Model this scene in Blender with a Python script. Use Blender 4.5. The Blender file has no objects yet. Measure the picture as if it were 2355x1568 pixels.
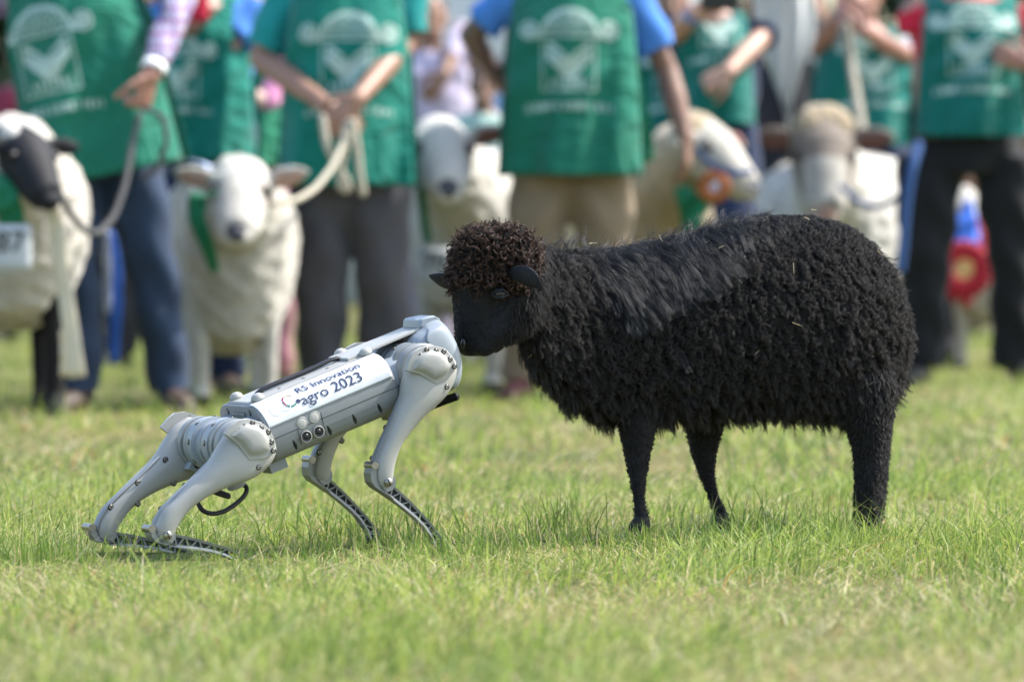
import bpy, bmesh, math, random
import numpy as np
from mathutils import Vector, Matrix
random.seed(7); rng = np.random.default_rng(7)
R = math.radians
scene = bpy.context.scene
COL = scene.collection

# ------------------------------------------------------------------ camera, sky, sun, exposure
F = 2355 * 200 / 36.0            # focal length in pixels of a 2355 px wide picture (200 mm lens)
CX, CY, CAM_H = 1177.5, 784.0, 0.56
TH = math.atan(227 / F)          # the lens points about one degree down
cam_d = bpy.data.cameras.new('camera'); cam = bpy.data.objects.new('camera', cam_d); COL.objects.link(cam)
cam_d.lens = 200; cam_d.sensor_width = 36; cam_d.clip_start = 0.1; cam_d.clip_end = 2000
cam.location = (0, 0, CAM_H); cam.rotation_euler = (R(90) - TH, 0, 0)
cam_d.dof.use_dof = True; cam_d.dof.focus_distance = 10.3; cam_d.dof.aperture_fstop = 4.5
scene.camera = cam

SUN_EL, SUN_AZ = R(51), R(76)    # azimuth from +Y towards +X: from the right, a little behind the subjects
world = bpy.data.worlds.new('World'); scene.world = world; world.use_nodes = True
wn = world.node_tree.nodes; wl = world.node_tree.links
sky = wn.new('ShaderNodeTexSky'); sky.sky_type = 'NISHITA'; sky.sun_disc = False
sky.sun_elevation = SUN_EL; sky.sun_rotation = SUN_AZ; sky.air_density = 1.2; sky.dust_density = 2.5; sky.ozone_density = 1.0
wl.new(sky.outputs[0], wn['Background'].inputs[0]); wn['Background'].inputs[1].default_value = 0.15
sun_d = bpy.data.lights.new('sun', 'SUN'); sun = bpy.data.objects.new('sun', sun_d); COL.objects.link(sun)
sun_d.energy = 3.3; sun_d.angle = R(0.6); sun_d.color = (1.0, 0.96, 0.89)
sdir = Vector((math.sin(SUN_AZ) * math.cos(SUN_EL), math.cos(SUN_AZ) * math.cos(SUN_EL), math.sin(SUN_EL)))
sun.rotation_euler = sdir.to_track_quat('Z', 'Y').to_euler(); sun.location = sdir * 60
scene.view_settings.view_transform = 'Standard'; scene.view_settings.look = 'None'
scene.view_settings.gamma = 1; scene.view_settings.use_curve_mapping = False
scene.view_settings.exposure = 1.33
scene.render.engine = 'CYCLES'
scene.cycles.use_denoising = True
scene.cycles.max_bounces = 8; scene.cycles.transparent_max_bounces = 8
scene.cycles_curves.shape = 'RIBBONS' if hasattr(scene, 'cycles_curves') else None

# ------------------------------------------------------------------ helpers
def nrm(v):
    v = np.asarray(v, float); return v / (np.linalg.norm(v) + 1e-12)
def ray(dx, dy):
    a = (dx - CX) / F; b = (CY - dy) / F
    return np.array([a, math.cos(TH) + b * math.sin(TH), -math.sin(TH) + b * math.cos(TH)])
def at(dx, dy, Y):
    r = ray(dx, dy); t = Y / r[1]
    return np.array([0, 0, CAM_H]) + r * t
def smooth_noise(x, y, s=1.0, seed=0):
    r = np.random.default_rng(seed); o = 0
    for k in range(7):
        a = r.uniform(0, 6.283); f = s * r.uniform(.6, 1.9); p = r.uniform(0, 6.283)
        o = o + np.sin((x * math.cos(a) + y * math.sin(a)) * f + p + 1.3 * np.sin((x * math.sin(a) - y * math.cos(a)) * f * .7 + p * 2))
    return o / 7 * 1.7

BASE = np.zeros(3)
def set_base(p):
    global BASE; BASE = np.array(p, float)

class MB:
    def __init__(s): s.v = []; s.f = []; s.m = []; s.mi = 0
    def add(s, verts, faces):
        o = len(s.v); s.v.extend([tuple(map(float, p)) for p in verts])
        for f in faces: s.f.append(tuple(i + o for i in f)); s.m.append(s.mi)
        return s
    def rings(s, rings, cap0=True, cap1=True, closed=True):
        n = len(rings[0]); vs = [p for r in rings for p in r]; fs = []
        for i in range(len(rings) - 1):
            for j in range(n if closed else n - 1):
                k = (j + 1) % n
                fs.append((i * n + j, i * n + k, (i + 1) * n + k, (i + 1) * n + j))
        if cap0: vs.append(np.mean(rings[0], axis=0)); c = len(vs) - 1; fs += [(c, (j + 1) % n, j) for j in range(n)]
        if cap1:
            vs.append(np.mean(rings[-1], axis=0)); c = len(vs) - 1; b = (len(rings) - 1) * n
            fs += [(c, b + j, b + (j + 1) % n) for j in range(n)]
        return s.add(vs, fs)
    def tube(s, pts, radii, ref=None, seg=12, round_caps=True, exp=2.0):
        P = [np.array(p, float) for p in pts]; n = len(P)
        rad = [(r, r) if np.isscalar(r) else r for r in (radii if not np.isscalar(radii) else [radii] * n)]
        T = [nrm(P[min(i + 1, n - 1)] - P[max(i - 1, 0)]) for i in range(n)]
        A = None; rr = []
        for i in range(n):
            if ref is not None: a = np.array(ref, float)
            elif A is None: a = np.array([0, 0, 1.]) if abs(T[i][2]) < .9 else np.array([1., 0, 0])
            else: a = A
            a = a - T[i] * np.dot(a, T[i]); A = nrm(a); B = np.cross(T[i], A)
            rr.append((A, B))
        th = np.linspace(0, 2 * math.pi, seg, endpoint=False)
        ca = np.sign(np.cos(th)) * np.abs(np.cos(th)) ** (2 / exp); sa = np.sign(np.sin(th)) * np.abs(np.sin(th)) ** (2 / exp)
        def ring(i, k=1.0, off=0.0):
            A, B = rr[i]; c = P[i] + T[i] * off
            return [c + A * (rad[i][0] * k * x) + B * (rad[i][1] * k * y) for x, y in zip(ca, sa)]
        L = [ring(i) for i in range(n)]
        if round_caps:
            r0 = min(rad[0]); r1 = min(rad[-1])
            L = [ring(0, .55, -.8 * r0), ring(0, .88, -.45 * r0)] + L + [ring(n - 1, .88, .45 * r1), ring(n - 1, .55, .8 * r1)]
        return s.rings(L)
    def lathe(s, prof, o, axis, seg=24, cap=True):
        o = np.array(o, float); ax = nrm(axis); a = nrm(np.cross(ax, [0, 0, 1.] if abs(ax[2]) < .9 else [1., 0, 0])); b = np.cross(ax, a)
        th = np.linspace(0, 2 * math.pi, seg, endpoint=False)
        return s.rings([[o + ax * h + (a * math.cos(t) + b * math.sin(t)) * max(r, 1e-5) for t in th] for r, h in prof], cap, cap)
    def box(s, c, size, M=None):
        c = np.array(c, float); h = np.array(size, float) / 2; M = np.eye(3) if M is None else np.array(M)
        v = [c + M @ (h * np.array(q)) for q in [(-1,-1,-1),(1,-1,-1),(1,1,-1),(-1,1,-1),(-1,-1,1),(1,-1,1),(1,1,1),(-1,1,1)]]
        return s.add(v, [(0,3,2,1),(4,5,6,7),(0,1,5,4),(1,2,6,5),(2,3,7,6),(3,0,4,7)])
    def ell(s, c, r, M=None, nu=14, nv=10, exp=2.0):
        c = np.array(c, float); M = np.eye(3) if M is None else np.array(M); L = []
        se = lambda q: math.copysign(abs(q) ** (2 / exp), q)
        for i in range(1, nv):
            ph = math.pi * i / nv
            L.append([c + M @ np.array([r[0] * se(math.sin(ph)) * se(math.cos(t)), r[1] * se(math.sin(ph)) * se(math.sin(t)), -r[2] * se(math.cos(ph))]) for t in np.linspace(0, 2 * math.pi, nu, endpoint=False)])
        n = nu; vs = [p for q in L for p in q]; fs = []
        s.rings(L, False, False)
        o = len(s.v); s.v.append(tuple(c + M @ np.array([0, 0, -r[2]]))); s.v.append(tuple(c + M @ np.array([0, 0, r[2]])))
        b = o - len(vs)
        for j in range(n):
            s.f.append((o, b + (j + 1) % n, b + j)); s.m.append(s.mi)
            e = b + (len(L) - 1) * n; s.f.append((o + 1, e + j, e + (j + 1) % n)); s.m.append(s.mi)
        return s
    def sheet(s, grid, thick):
        """grid[i][j] of points made into a thin closed shell of real thickness"""
        g = np.array(grid, float); ni, nj = g.shape[:2]
        du = np.gradient(g, axis=0); dv = np.gradient(g, axis=1); n = np.cross(du, dv); n /= np.linalg.norm(n, axis=2, keepdims=True) + 1e-12
        a = g + n * thick / 2; b = g - n * thick / 2
        vs = list(a.reshape(-1, 3)) + list(b.reshape(-1, 3)); N = ni * nj; fs = []
        for i in range(ni - 1):
            for j in range(nj - 1):
                q = (i * nj + j, (i + 1) * nj + j, (i + 1) * nj + j + 1, i * nj + j + 1)
                fs.append(q); fs.append(tuple(k + N for k in reversed(q)))
        rim = [(i, 0) for i in range(ni)] + [(ni - 1, j) for j in range(1, nj)] + [(i, nj - 1) for i in range(ni - 2, -1, -1)] + [(0, j) for j in range(nj - 2, 0, -1)]
        rim = [i * nj + j for i, j in rim]
        for k in range(len(rim)):
            p, q = rim[k], rim[(k + 1) % len(rim)]; fs.append((q, p, p + N, q + N))
        return s.add(vs, fs)
    def prism(s, poly, fn, lo, hi, inset=0.0):
        """poly: 2D outline; fn(a, b, h) -> 3D; a plate between heights lo and hi with a chamfered top"""
        P = np.array(poly, float); c = P.mean(0)
        d = c - P; d /= np.linalg.norm(d, axis=1, keepdims=True)
        Q = P + d * inset
        L = [[fn(p[0], p[1], lo) for p in P], [fn(p[0], p[1], lo + (hi - lo) * .6) for p in P], [fn(p[0], p[1], hi) for p in Q]]
        return s.rings(L)
    def mesh(s, name):
        me = bpy.data.meshes.new(name); me.from_pydata(s.v, [], s.f); return me
    def build(s, name, mats, parent=None, smooth=True, kind=None, auto=None):
        if not isinstance(mats, (list, tuple)): mats = [mats]
        v = np.array(s.v) - BASE
        me = bpy.data.meshes.new(name); me.from_pydata([tuple(p) for p in v], [], s.f)
        bm = bmesh.new(); bm.from_mesh(me); bmesh.ops.recalc_face_normals(bm, faces=bm.faces); bm.to_mesh(me); bm.free()
        for m in mats: me.materials.append(m)
        if len(mats) > 1: me.polygons.foreach_set('material_index', s.m)
        return link(name, me, parent, smooth, auto)

def link(name, me, parent=None, smooth=True, auto=None):
    o = bpy.data.objects.new(name, me); COL.objects.link(o)
    if parent is not None: o.parent = parent
    if smooth and hasattr(me, 'polygons'):
        me.polygons.foreach_set('use_smooth', [True] * len(me.polygons))
        if auto is not None:
            me.set_sharp_from_angle(angle=R(auto))
    return o

def thing(name, label, cat, loc, group=None, kind=None):
    o = bpy.data.objects.new(name, None); COL.objects.link(o); o.location = loc; o.empty_display_size = .1
    return tag(o, label, cat, group, kind)
def tag(o, label, cat=None, group=None, kind=None):
    o['label'] = label
    if cat: o['category'] = cat
    if group: o['group'] = group
    if kind: o['kind'] = kind
    return o

def remesh(mb, voxel, smooth=0, decimate=None, disp=None):
    """join overlapping closed shapes into one continuous skin; world coordinates in and out"""
    me = mb.mesh('tmp'); o = bpy.data.objects.new('tmp', me); COL.objects.link(o)
    m = o.modifiers.new('r', 'REMESH'); m.mode = 'VOXEL'; m.voxel_size = voxel
    if smooth: q = o.modifiers.new('s', 'SMOOTH'); q.factor = .5; q.iterations = smooth
    if decimate: q = o.modifiers.new('d', 'DECIMATE'); q.ratio = decimate
    dg = bpy.context.evaluated_depsgraph_get(); dg.update()
    out = bpy.data.meshes.new_from_object(o.evaluated_get(dg))
    bpy.data.objects.remove(o); bpy.data.meshes.remove(me)
    n = len(out.vertices); co = np.empty(n * 3, 'f'); out.vertices.foreach_get('co', co); co = co.reshape(-1, 3).astype(float)
    if disp is not None:
        no = np.empty(n * 3, 'f'); out.vertices.foreach_get('normal', no); co = co + no.reshape(-1, 3) * disp(co)[:, None]
    out.vertices.foreach_set('co', co.astype('f').ravel()); out.update()
    return out, co
def finish(me, name, mats, parent, classify=None, smooth=True):
    """shift to the parent's frame and hang it there; classify(world face centres) -> material index"""
    if not isinstance(mats, (list, tuple)): mats = [mats]
    for m in mats: me.materials.append(m)
    n = len(me.vertices); co = np.empty(n * 3, 'f'); me.vertices.foreach_get('co', co); co = co.reshape(-1, 3).astype(float)
    if classify is not None:
        k = len(me.polygons); ce = np.empty(k * 3, 'f'); me.polygons.foreach_get('center', ce)
        me.polygons.foreach_set('material_index', np.asarray(classify(ce.reshape(-1, 3).astype(float)), 'i'))
    me.vertices.foreach_set('co', (co - BASE).astype('f').ravel()); me.update(); me.name = name
    return link(name, me, parent, smooth)

# ------------------------------------------------------------------ materials
def mat(name, col, rough=.6, metal=0.0, var=.12, vscale=6.0, bump=0.0, bscale=40.0, spec=.5, sheen=0.0, transl=0.0, detail=4, col2=None, coat=0.0):
    m = bpy.data.materials.new(name); m.use_nodes = True; nt = m.node_tree; N = nt.nodes; L = nt.links
    b = N['Principled BSDF']; out = N['Material Output']
    b.inputs['Roughness'].default_value = rough; b.inputs['Metallic'].default_value = metal
    b.inputs['Specular IOR Level'].default_value = spec; b.inputs['Sheen Weight'].default_value = sheen; b.inputs['Coat Weight'].default_value = coat
    tc = N.new('ShaderNodeTexCoord')
    if var > 0 or col2:
        t = N.new('ShaderNodeTexNoise'); t.inputs['Scale'].default_value = vscale; t.inputs['Detail'].default_value = detail; t.inputs['Roughness'].default_value = .65
        L.new(tc.outputs['Object'], t.inputs['Vector'])
        r = N.new('ShaderNodeValToRGB'); r.color_ramp.elements[0].position = .32; r.color_ramp.elements[1].position = .68
        a = [c * (1 - var) for c in col]; z = list(col2) if col2 else [min(1, c * (1 + var)) for c in col]
        r.color_ramp.elements[0].color = (*a, 1); r.color_ramp.elements[1].color = (*z, 1)
        L.new(t.outputs['Fac'], r.inputs['Fac']); L.new(r.outputs['Color'], b.inputs['Base Color']); csrc = r.outputs['Color']
    else:
        b.inputs['Base Color'].default_value = (*col, 1); csrc = None
    if bump > 0:
        t2 = N.new('ShaderNodeTexNoise'); t2.inputs['Scale'].default_value = bscale; t2.inputs['Detail'].default_value = 5
        L.new(tc.outputs['Object'], t2.inputs['Vector'])
        bp = N.new('ShaderNodeBump'); bp.inputs['Strength'].default_value = bump; bp.inputs['Distance'].default_value = .01
        L.new(t2.outputs['Fac'], bp.inputs['Height']); L.new(bp.outputs['Normal'], b.inputs['Normal'])
    if transl > 0:
        tr = N.new('ShaderNodeBsdfTranslucent'); mx = N.new('ShaderNodeMixShader'); mx.inputs[0].default_value = transl
        if csrc: L.new(csrc, tr.inputs['Color'])
        else: tr.inputs['Color'].default_value = (*col, 1)
        L.new(b.outputs[0], mx.inputs[1]); L.new(tr.outputs[0], mx.inputs[2]); L.new(mx.outputs[0], out.inputs['Surface'])
    return m

M = {}
M['paint'] = mat('robot_grey_paint', (.340, .340, .322), .42, var=.05, vscale=14, bump=.02, bscale=400)
def scuffs(m, amount=.72):
    N = m.node_tree.nodes; L = m.node_tree.links; b = N['Principled BSDF']; src = b.inputs['Base Color'].links[0].from_socket
    tc = N.new('ShaderNodeTexCoord'); mp = N.new('ShaderNodeMapping'); mp.inputs['Scale'].default_value = (60, 60, 170); mp.inputs['Rotation'].default_value = (0, .7, 0); n = N.new('ShaderNodeTexNoise'); n.inputs['Scale'].default_value = 1; n.inputs['Detail'].default_value = 6
    r = N.new('ShaderNodeValToRGB'); r.color_ramp.elements[0].position = amount - .02; r.color_ramp.elements[1].position = amount + .03
    L.new(tc.outputs['Object'], mp.inputs['Vector']); L.new(mp.outputs[0], n.inputs['Vector']); L.new(n.outputs['Fac'], r.inputs['Fac'])
    n2 = N.new('ShaderNodeTexNoise'); n2.inputs['Scale'].default_value = 9; L.new(tc.outputs['Object'], n2.inputs['Vector']); r2 = N.new('ShaderNodeValToRGB'); r2.color_ramp.elements[0].position = .5; r2.color_ramp.elements[1].position = .75; r2.color_ramp.elements[1].color = (.55, .55, .55, 1); L.new(n2.outputs['Fac'], r2.inputs['Fac'])
    ad = N.new('ShaderNodeMath'); ad.operation = 'MAXIMUM'; ml = N.new('ShaderNodeMath'); ml.operation = 'MULTIPLY'; ml.inputs[1].default_value = .28
    L.new(r2.outputs[0], ml.inputs[0]); L.new(r.outputs[0], ad.inputs[0]); L.new(ml.outputs[0], ad.inputs[1])
    mx = N.new('ShaderNodeMix'); mx.data_type = 'RGBA'; L.new(ad.outputs[0], mx.inputs[0]); L.new(src, mx.inputs[6]); mx.inputs[7].default_value = (.13, .12, .10, 1); L.new(mx.outputs[2], b.inputs['Base Color'])
scuffs(M['paint'])
M['paint_mid'] = mat('robot_motor_grey', (.245, .258, .262), .42, var=.06, vscale=20)
M['paint_dark'] = mat('robot_mid_grey_plastic', (.235, .25, .26), .5, var=.06, vscale=14, bump=.03, bscale=300)
M['alloy'] = mat('robot_cast_alloy', (.23, .24, .245), .42, metal=.35, var=.12, vscale=30)
M['blueplate'] = mat('robot_blue_grey_shell', (.26, .295, .33), .38, var=.05, vscale=10)
scuffs(M['paint_dark'], .74)
M['film'] = mat('white_label_film', (.60, .63, .67), .35, var=.015, vscale=20, bump=.03, bscale=30)
M['ink'] = mat('navy_label_ink', (.016, .026, .075), .4, var=.02)
M['ink_maroon'] = mat('maroon_ink', (.20, .02, .06), .4, var=.02)
M['ink_tan'] = mat('tan_ink', (.60, .42, .26), .4, var=.02)
M['ink_green'] = mat('green_ink', (.01, .14, .09), .4, var=.02)
M['web'] = mat('shadow_grey_web_plastic', (.045, .047, .05), .6, var=.15, vscale=40)  # shade of the recesses between the ribs is put into this colour
M['rubber'] = mat('black_rubber', (.012, .012, .014), .45, var=.1, vscale=60)
M['socket'] = mat('black_socket', (.008, .008, .009), .35, var=.05)
M['screw'] = mat('steel_screw', (.30, .29, .27), .32, metal=.9, var=.15, vscale=200)
M['cap'] = mat('port_cap_beige_grey', (.42, .41, .385), .5, var=.04)
M['soil'] = None
M['nose'] = mat('sheep_nose_dark', (.035, .035, .045), .55, var=.2, vscale=60)
M['pink'] = mat('sheep_ear_pink', (.44, .27, .21), .6, var=.15, vscale=30)
M['earbrown'] = mat('sheep_ear_brown', (.20, .085, .07), .65, var=.15, vscale=30)
M['face_white'] = mat('sheep_face_white', (.42, .40, .36), .75, var=.22, vscale=14, bump=.4, bscale=60, sheen=.2)
M['wool_white'] = mat('wool_off_white', (.45, .42, .36), .9, var=.16, vscale=7, bump=.7, bscale=45, sheen=.3, detail=7)
M['wool_cream'] = mat('wool_cream', (.41, .385, .335), .9, var=.16, vscale=7, bump=.7, bscale=45, sheen=.3, detail=7)
M['wool_tan'] = mat('wool_tan', (.33, .26, .165), .9, var=.2, vscale=7, bump=.7, bscale=45, sheen=.3, detail=7)
M['wool_bright'] = mat('wool_bright_white', (.50, .48, .44), .9, var=.08, vscale=7, bump=.5, bscale=45, sheen=.3, detail=7)
M['face_black'] = mat('sheep_face_black', (.013, .014, .018), .6, var=.25, vscale=40, bump=.25, bscale=260, sheen=.02, spec=.2)
M['face_grey'] = mat('sheep_face_grey_brown', (.19, .16, .135), .8, var=.2, vscale=20)
M['legs_black'] = mat('sheep_leg_black', (.012, .011, .012), .75, var=.25, vscale=40, bump=.4, bscale=160, sheen=.02, spec=.2)
M['hoof'] = mat('hoof_horn', (.009, .008, .008), .8, var=.3, vscale=60)
M['eye'] = mat('sheep_eye', (.012, .008, .005), .3, var=.2, vscale=80)
SK = {k: mat('skin_' + k, c, .5, var=.10, vscale=10, bump=.05, bscale=60) for k, c in dict(
    light=(.42, .25, .185), tan=(.29, .16, .11), ruddy=(.34, .17, .125), brown=(.21, .115, .08), pale=(.46, .30, .24)).items()}
M['hair_dark'] = mat('dark_hair', (.02, .014, .01), .5, var=.3, vscale=60, bump=.5, bscale=120)
M['hair_grey'] = mat('grey_hair', (.22, .20, .18), .5, var=.3, vscale=60, bump=.5, bscale=120)
def cloth(name, col, var=.10, rough=.85, sheen=.15, bump=.25, bscale=25, vscale=5): return mat(name, col, rough, var=var, vscale=vscale, bump=bump, bscale=bscale, spec=.2, sheen=sheen, transl=0)
def crumple(m):
    N = m.node_tree.nodes; L = m.node_tree.links; bp = [q for q in N if q.type == 'BUMP'][0]; bp.inputs['Distance'].default_value = .05; bp.inputs['Strength'].default_value = .9
    t = [q for q in N if q.type == 'TEX_NOISE'][-1]; t.inputs['Scale'].default_value = 7; t.inputs['Distortion'].default_value = 1.2; t.inputs['Detail'].default_value = 3; return m
APR = dict(a=cloth('apron_green', (.010, .150, .098)), b=cloth('apron_teal_green', (.003, .160, .122)), c=cloth('apron_mid_green', (.014, .175, .095)), d=cloth('apron_deep_teal', (.003, .130, .108)))
for q_ in APR.values(): crumple(q_)
M['print'] = mat('white_screen_print', (.36, .50, .455), .8, var=.15, vscale=30)
def plaid(name):
    m = bpy.data.materials.new(name); m.use_nodes = True; N = m.node_tree.nodes; L = m.node_tree.links; b = N['Principled BSDF']; b.inputs['Roughness'].default_value = .85
    tc = N.new('ShaderNodeTexCoord'); prev = None
    base = N.new('ShaderNodeRGB'); base.outputs[0].default_value = (.55, .50, .54, 1); src = base.outputs[0]
    for d, s, c in (('X', 7, (.10, .06, .16, 1)), ('Z', 7, (.26, .05, .09, 1)), ('X', 15, (.26, .24, .44, 1)), ('Z', 15, (.26, .24, .42, 1))):
        w = N.new('ShaderNodeTexWave'); w.bands_direction = d; w.inputs['Scale'].default_value = s; w.inputs['Distortion'].default_value = .3
        r = N.new('ShaderNodeValToRGB'); r.color_ramp.elements[0].position = .62; r.color_ramp.elements[1].position = .75
        r.color_ramp.elements[1].color = (.9, .9, .9, 1)
        L.new(tc.outputs['Object'], w.inputs['Vector']); L.new(w.outputs['Fac'], r.inputs['Fac'])
        mx = N.new('ShaderNodeMix'); mx.data_type = 'RGBA'; L.new(r.outputs['Color'], mx.inputs[0]); L.new(src, mx.inputs[6]); mx.inputs[7].default_value = c; src = mx.outputs[2]
    L.new(src, b.inputs['Base Color']); return m
M['plaid'] = plaid('plaid_shirt_cotton')

# ------------------------------------------------------------------ setting: ground, tent
def ground_material():
    m = bpy.data.materials.new('turf_soil_and_thatch'); m.use_nodes = True; N = m.node_tree.nodes; L = m.node_tree.links; b = N['Principled BSDF']
    b.inputs['Roughness'].default_value = .95; b.inputs['Specular IOR Level'].default_value = .1
    tc = N.new('ShaderNodeTexCoord')
    def noise(s, d):
        t = N.new('ShaderNodeTexNoise'); t.inputs['Scale'].default_value = s; t.inputs['Detail'].default_value = d; L.new(tc.outputs['Object'], t.inputs['Vector']); return t
    n1, n2 = noise(1.1, 5), noise(45, 6)
    r1 = N.new('ShaderNodeValToRGB'); r1.color_ramp.elements[0].position = .35; r1.color_ramp.elements[1].position = .66
    r1.color_ramp.elements[0].color = (.075, .095, .03, 1); r1.color_ramp.elements[1].color = (.15, .135, .06, 1)
    r2 = N.new('ShaderNodeValToRGB'); r2.color_ramp.elements[0].position = .3; r2.color_ramp.elements[1].position = .7
    r2.color_ramp.elements[0].color = (.55, .55, .5, 1); r2.color_ramp.elements[1].color = (1.25, 1.2, 1.1, 1)
    mx = N.new('ShaderNodeMix'); mx.data_type = 'RGBA'; mx.blend_type = 'MULTIPLY'; mx.inputs[0].default_value = 1
    L.new(n1.outputs['Fac'], r1.inputs['Fac']); L.new(n2.outputs['Fac'], r2.inputs['Fac']); L.new(r1.outputs[0], mx.inputs[6]); L.new(r2.outputs[0], mx.inputs[7]); L.new(mx.outputs[2], b.inputs['Base Color'])
    bp = N.new('ShaderNodeBump'); bp.inputs['Strength'].default_value = .6; bp.inputs['Distance'].default_value = .02; L.new(n2.outputs['Fac'], bp.inputs['Height']); L.new(bp.outputs[0], b.inputs['Normal'])
    return m
set_base((0, 0, 0))
g = MB(); xs = np.concatenate([[-600, -150, -40], np.linspace(-12, 12, 25), [40, 150, 600]]); ys = np.concatenate([[-200, -30, 0], np.linspace(4, 40, 37), [70, 200, 900]])
g.add([(x, y, 0) for y in ys for x in xs], [(j * len(xs) + i, j * len(xs) + i + 1, (j + 1) * len(xs) + i + 1, (j + 1) * len(xs) + i) for j in range(len(ys) - 1) for i in range(len(xs) - 1)])
go = g.build('ground', ground_material(), smooth=False); tag(go, 'grassy show ground of green turf and dry straw', kind='structure')

M['canvas'] = mat('white_tent_canvas', (.72, .74, .74), .8, var=.05, vscale=1.5, bump=.1, bscale=3, transl=.15)
M['pole'] = mat('tent_pole_aluminium', (.5, .5, .5), .4, metal=.8, var=.1)
tp = np.array([-0.7, 50.0, 0]); set_base(tp)
t = thing('marquee_tent', 'large white marquee tent far behind the row of people', 'tent', tp)
b = MB(); W, Dp, hh, rg = 5.0, 8.0, 3.0, 4.8
pr = [(-.0, hh), (Dp / 2, rg), (Dp, hh)]
b.sheet([[tp + (x, y, z) for y, z in pr] for x in np.linspace(-W / 2, W / 2, 27)], .02); b.build('roof', M['canvas'], t, smooth=False)
for y in (0.05, Dp - .05):
    b = MB(); b.sheet([[tp + (x, y + .05 * math.sin(x * 5.2), z) for z in np.linspace(.02, hh - .02, 5)] for x in np.linspace(-W / 2, W / 2, 120)], .01); b.build('side_wall', M['canvas'], t)
for x in np.linspace(-W / 2, W / 2, 3):
    b = MB(); b.tube([tp + (x, -.06, .0), tp + (x, -.06, hh)], .045, seg=10, round_caps=False); b.build('tent_pole', M['pole'], t)

# far wood behind the field, one dark leafy mass
rw = np.random.default_rng(5); nl_ = 60000; xc = rw.uniform(-26, 26, 150); yc = rw.uniform(62, 72, 150); zc_ = rw.uniform(.4, 6.5, 150); kc = rw.integers(0, 150, nl_)
pc = np.stack([xc[kc], yc[kc], zc_[kc]], 1) + rw.normal(0, 1, (nl_, 3)) * (1.3, 1.0, .9); pc[:, 2] = np.abs(pc[:, 2]) + .05; ua = unit_ = rw.normal(0, 1, (nl_, 3)); ua /= np.linalg.norm(ua, axis=1, keepdims=True); ub = np.cross(ua, rw.normal(0, 1, (nl_, 3))); ub /= np.linalg.norm(ub, axis=1, keepdims=True); sz_ = rw.uniform(.12, .30, nl_)[:, None]
vq = np.stack([pc - ua * sz_, pc + ub * sz_ * .6, pc + ua * sz_, pc - ub * sz_ * .6], 1).reshape(-1, 3)
set_base((0, 0, 0)); me = bpy.data.meshes.new('treeline'); me.from_pydata(vq.tolist(), [], np.arange(nl_ * 4).reshape(-1, 4).tolist()); me.materials.append(mat('dark_tree_leaves', (.035, .06, .022), .6, var=.5, vscale=.8, transl=.3))
tag(link('treeline', me, None, False), 'dark green line of trees along the far edge of the field', 'trees', kind='stuff')

# ------------------------------------------------------------------ people
def hand(mb, W, d, pn, curl, side, sz=1.0, spread=1.0):
    d = nrm(d); pn = nrm(np.array(pn) - d * np.dot(pn, d)); lat = np.cross(d, pn)
    W = np.array(W, float)
    mb.tube([W - d * .02, W + d * .03, W + d * .075, W + d * .095], [(.027 * sz, .02 * sz), (.037 * sz, .017 * sz), (.042 * sz, .015 * sz), (.04 * sz, .012 * sz)], ref=lat, seg=12)
    for i, (o, L) in enumerate(((-.031, .062), (-.0105, .074), (.0105, .080), (.031, .072))):
        p = W + d * .085 + lat * o * sz * side; pts = [W + d * .06 + lat * o * .9 * sz * side, p]; a = 0.
        dd = nrm(d + lat * o * side * 1.5 * spread)
        for k, fr in enumerate((.44, .32, .24)):
            a += curl * (1, 1.1, .8)[k]
            p = p + (dd * math.cos(a) + pn * math.sin(a)) * L * fr * sz; pts.append(p)
        mb.tube(pts, [.0085 * sz, .0092 * sz, .0085 * sz, .0078 * sz, .0065 * sz], seg=8)
    b = W + d * .02 + lat * .03 * sz * side
    q1 = b + nrm(d * .6 + lat * side * .75 + pn * .25) * .045 * sz; q2 = q1 + nrm(d * .85 + lat * side * .15 + pn * (.35 + curl * .4)) * .033 * sz; q3 = q2 + nrm(d * .8 + pn * (.5 + curl * .4) - lat * side * .15) * .026 * sz
    mb.tube([b - d * .01, q1, q2, q3], [.014 * sz, .0115 * sz, .0095 * sz, .008 * sz], seg=8)

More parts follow.
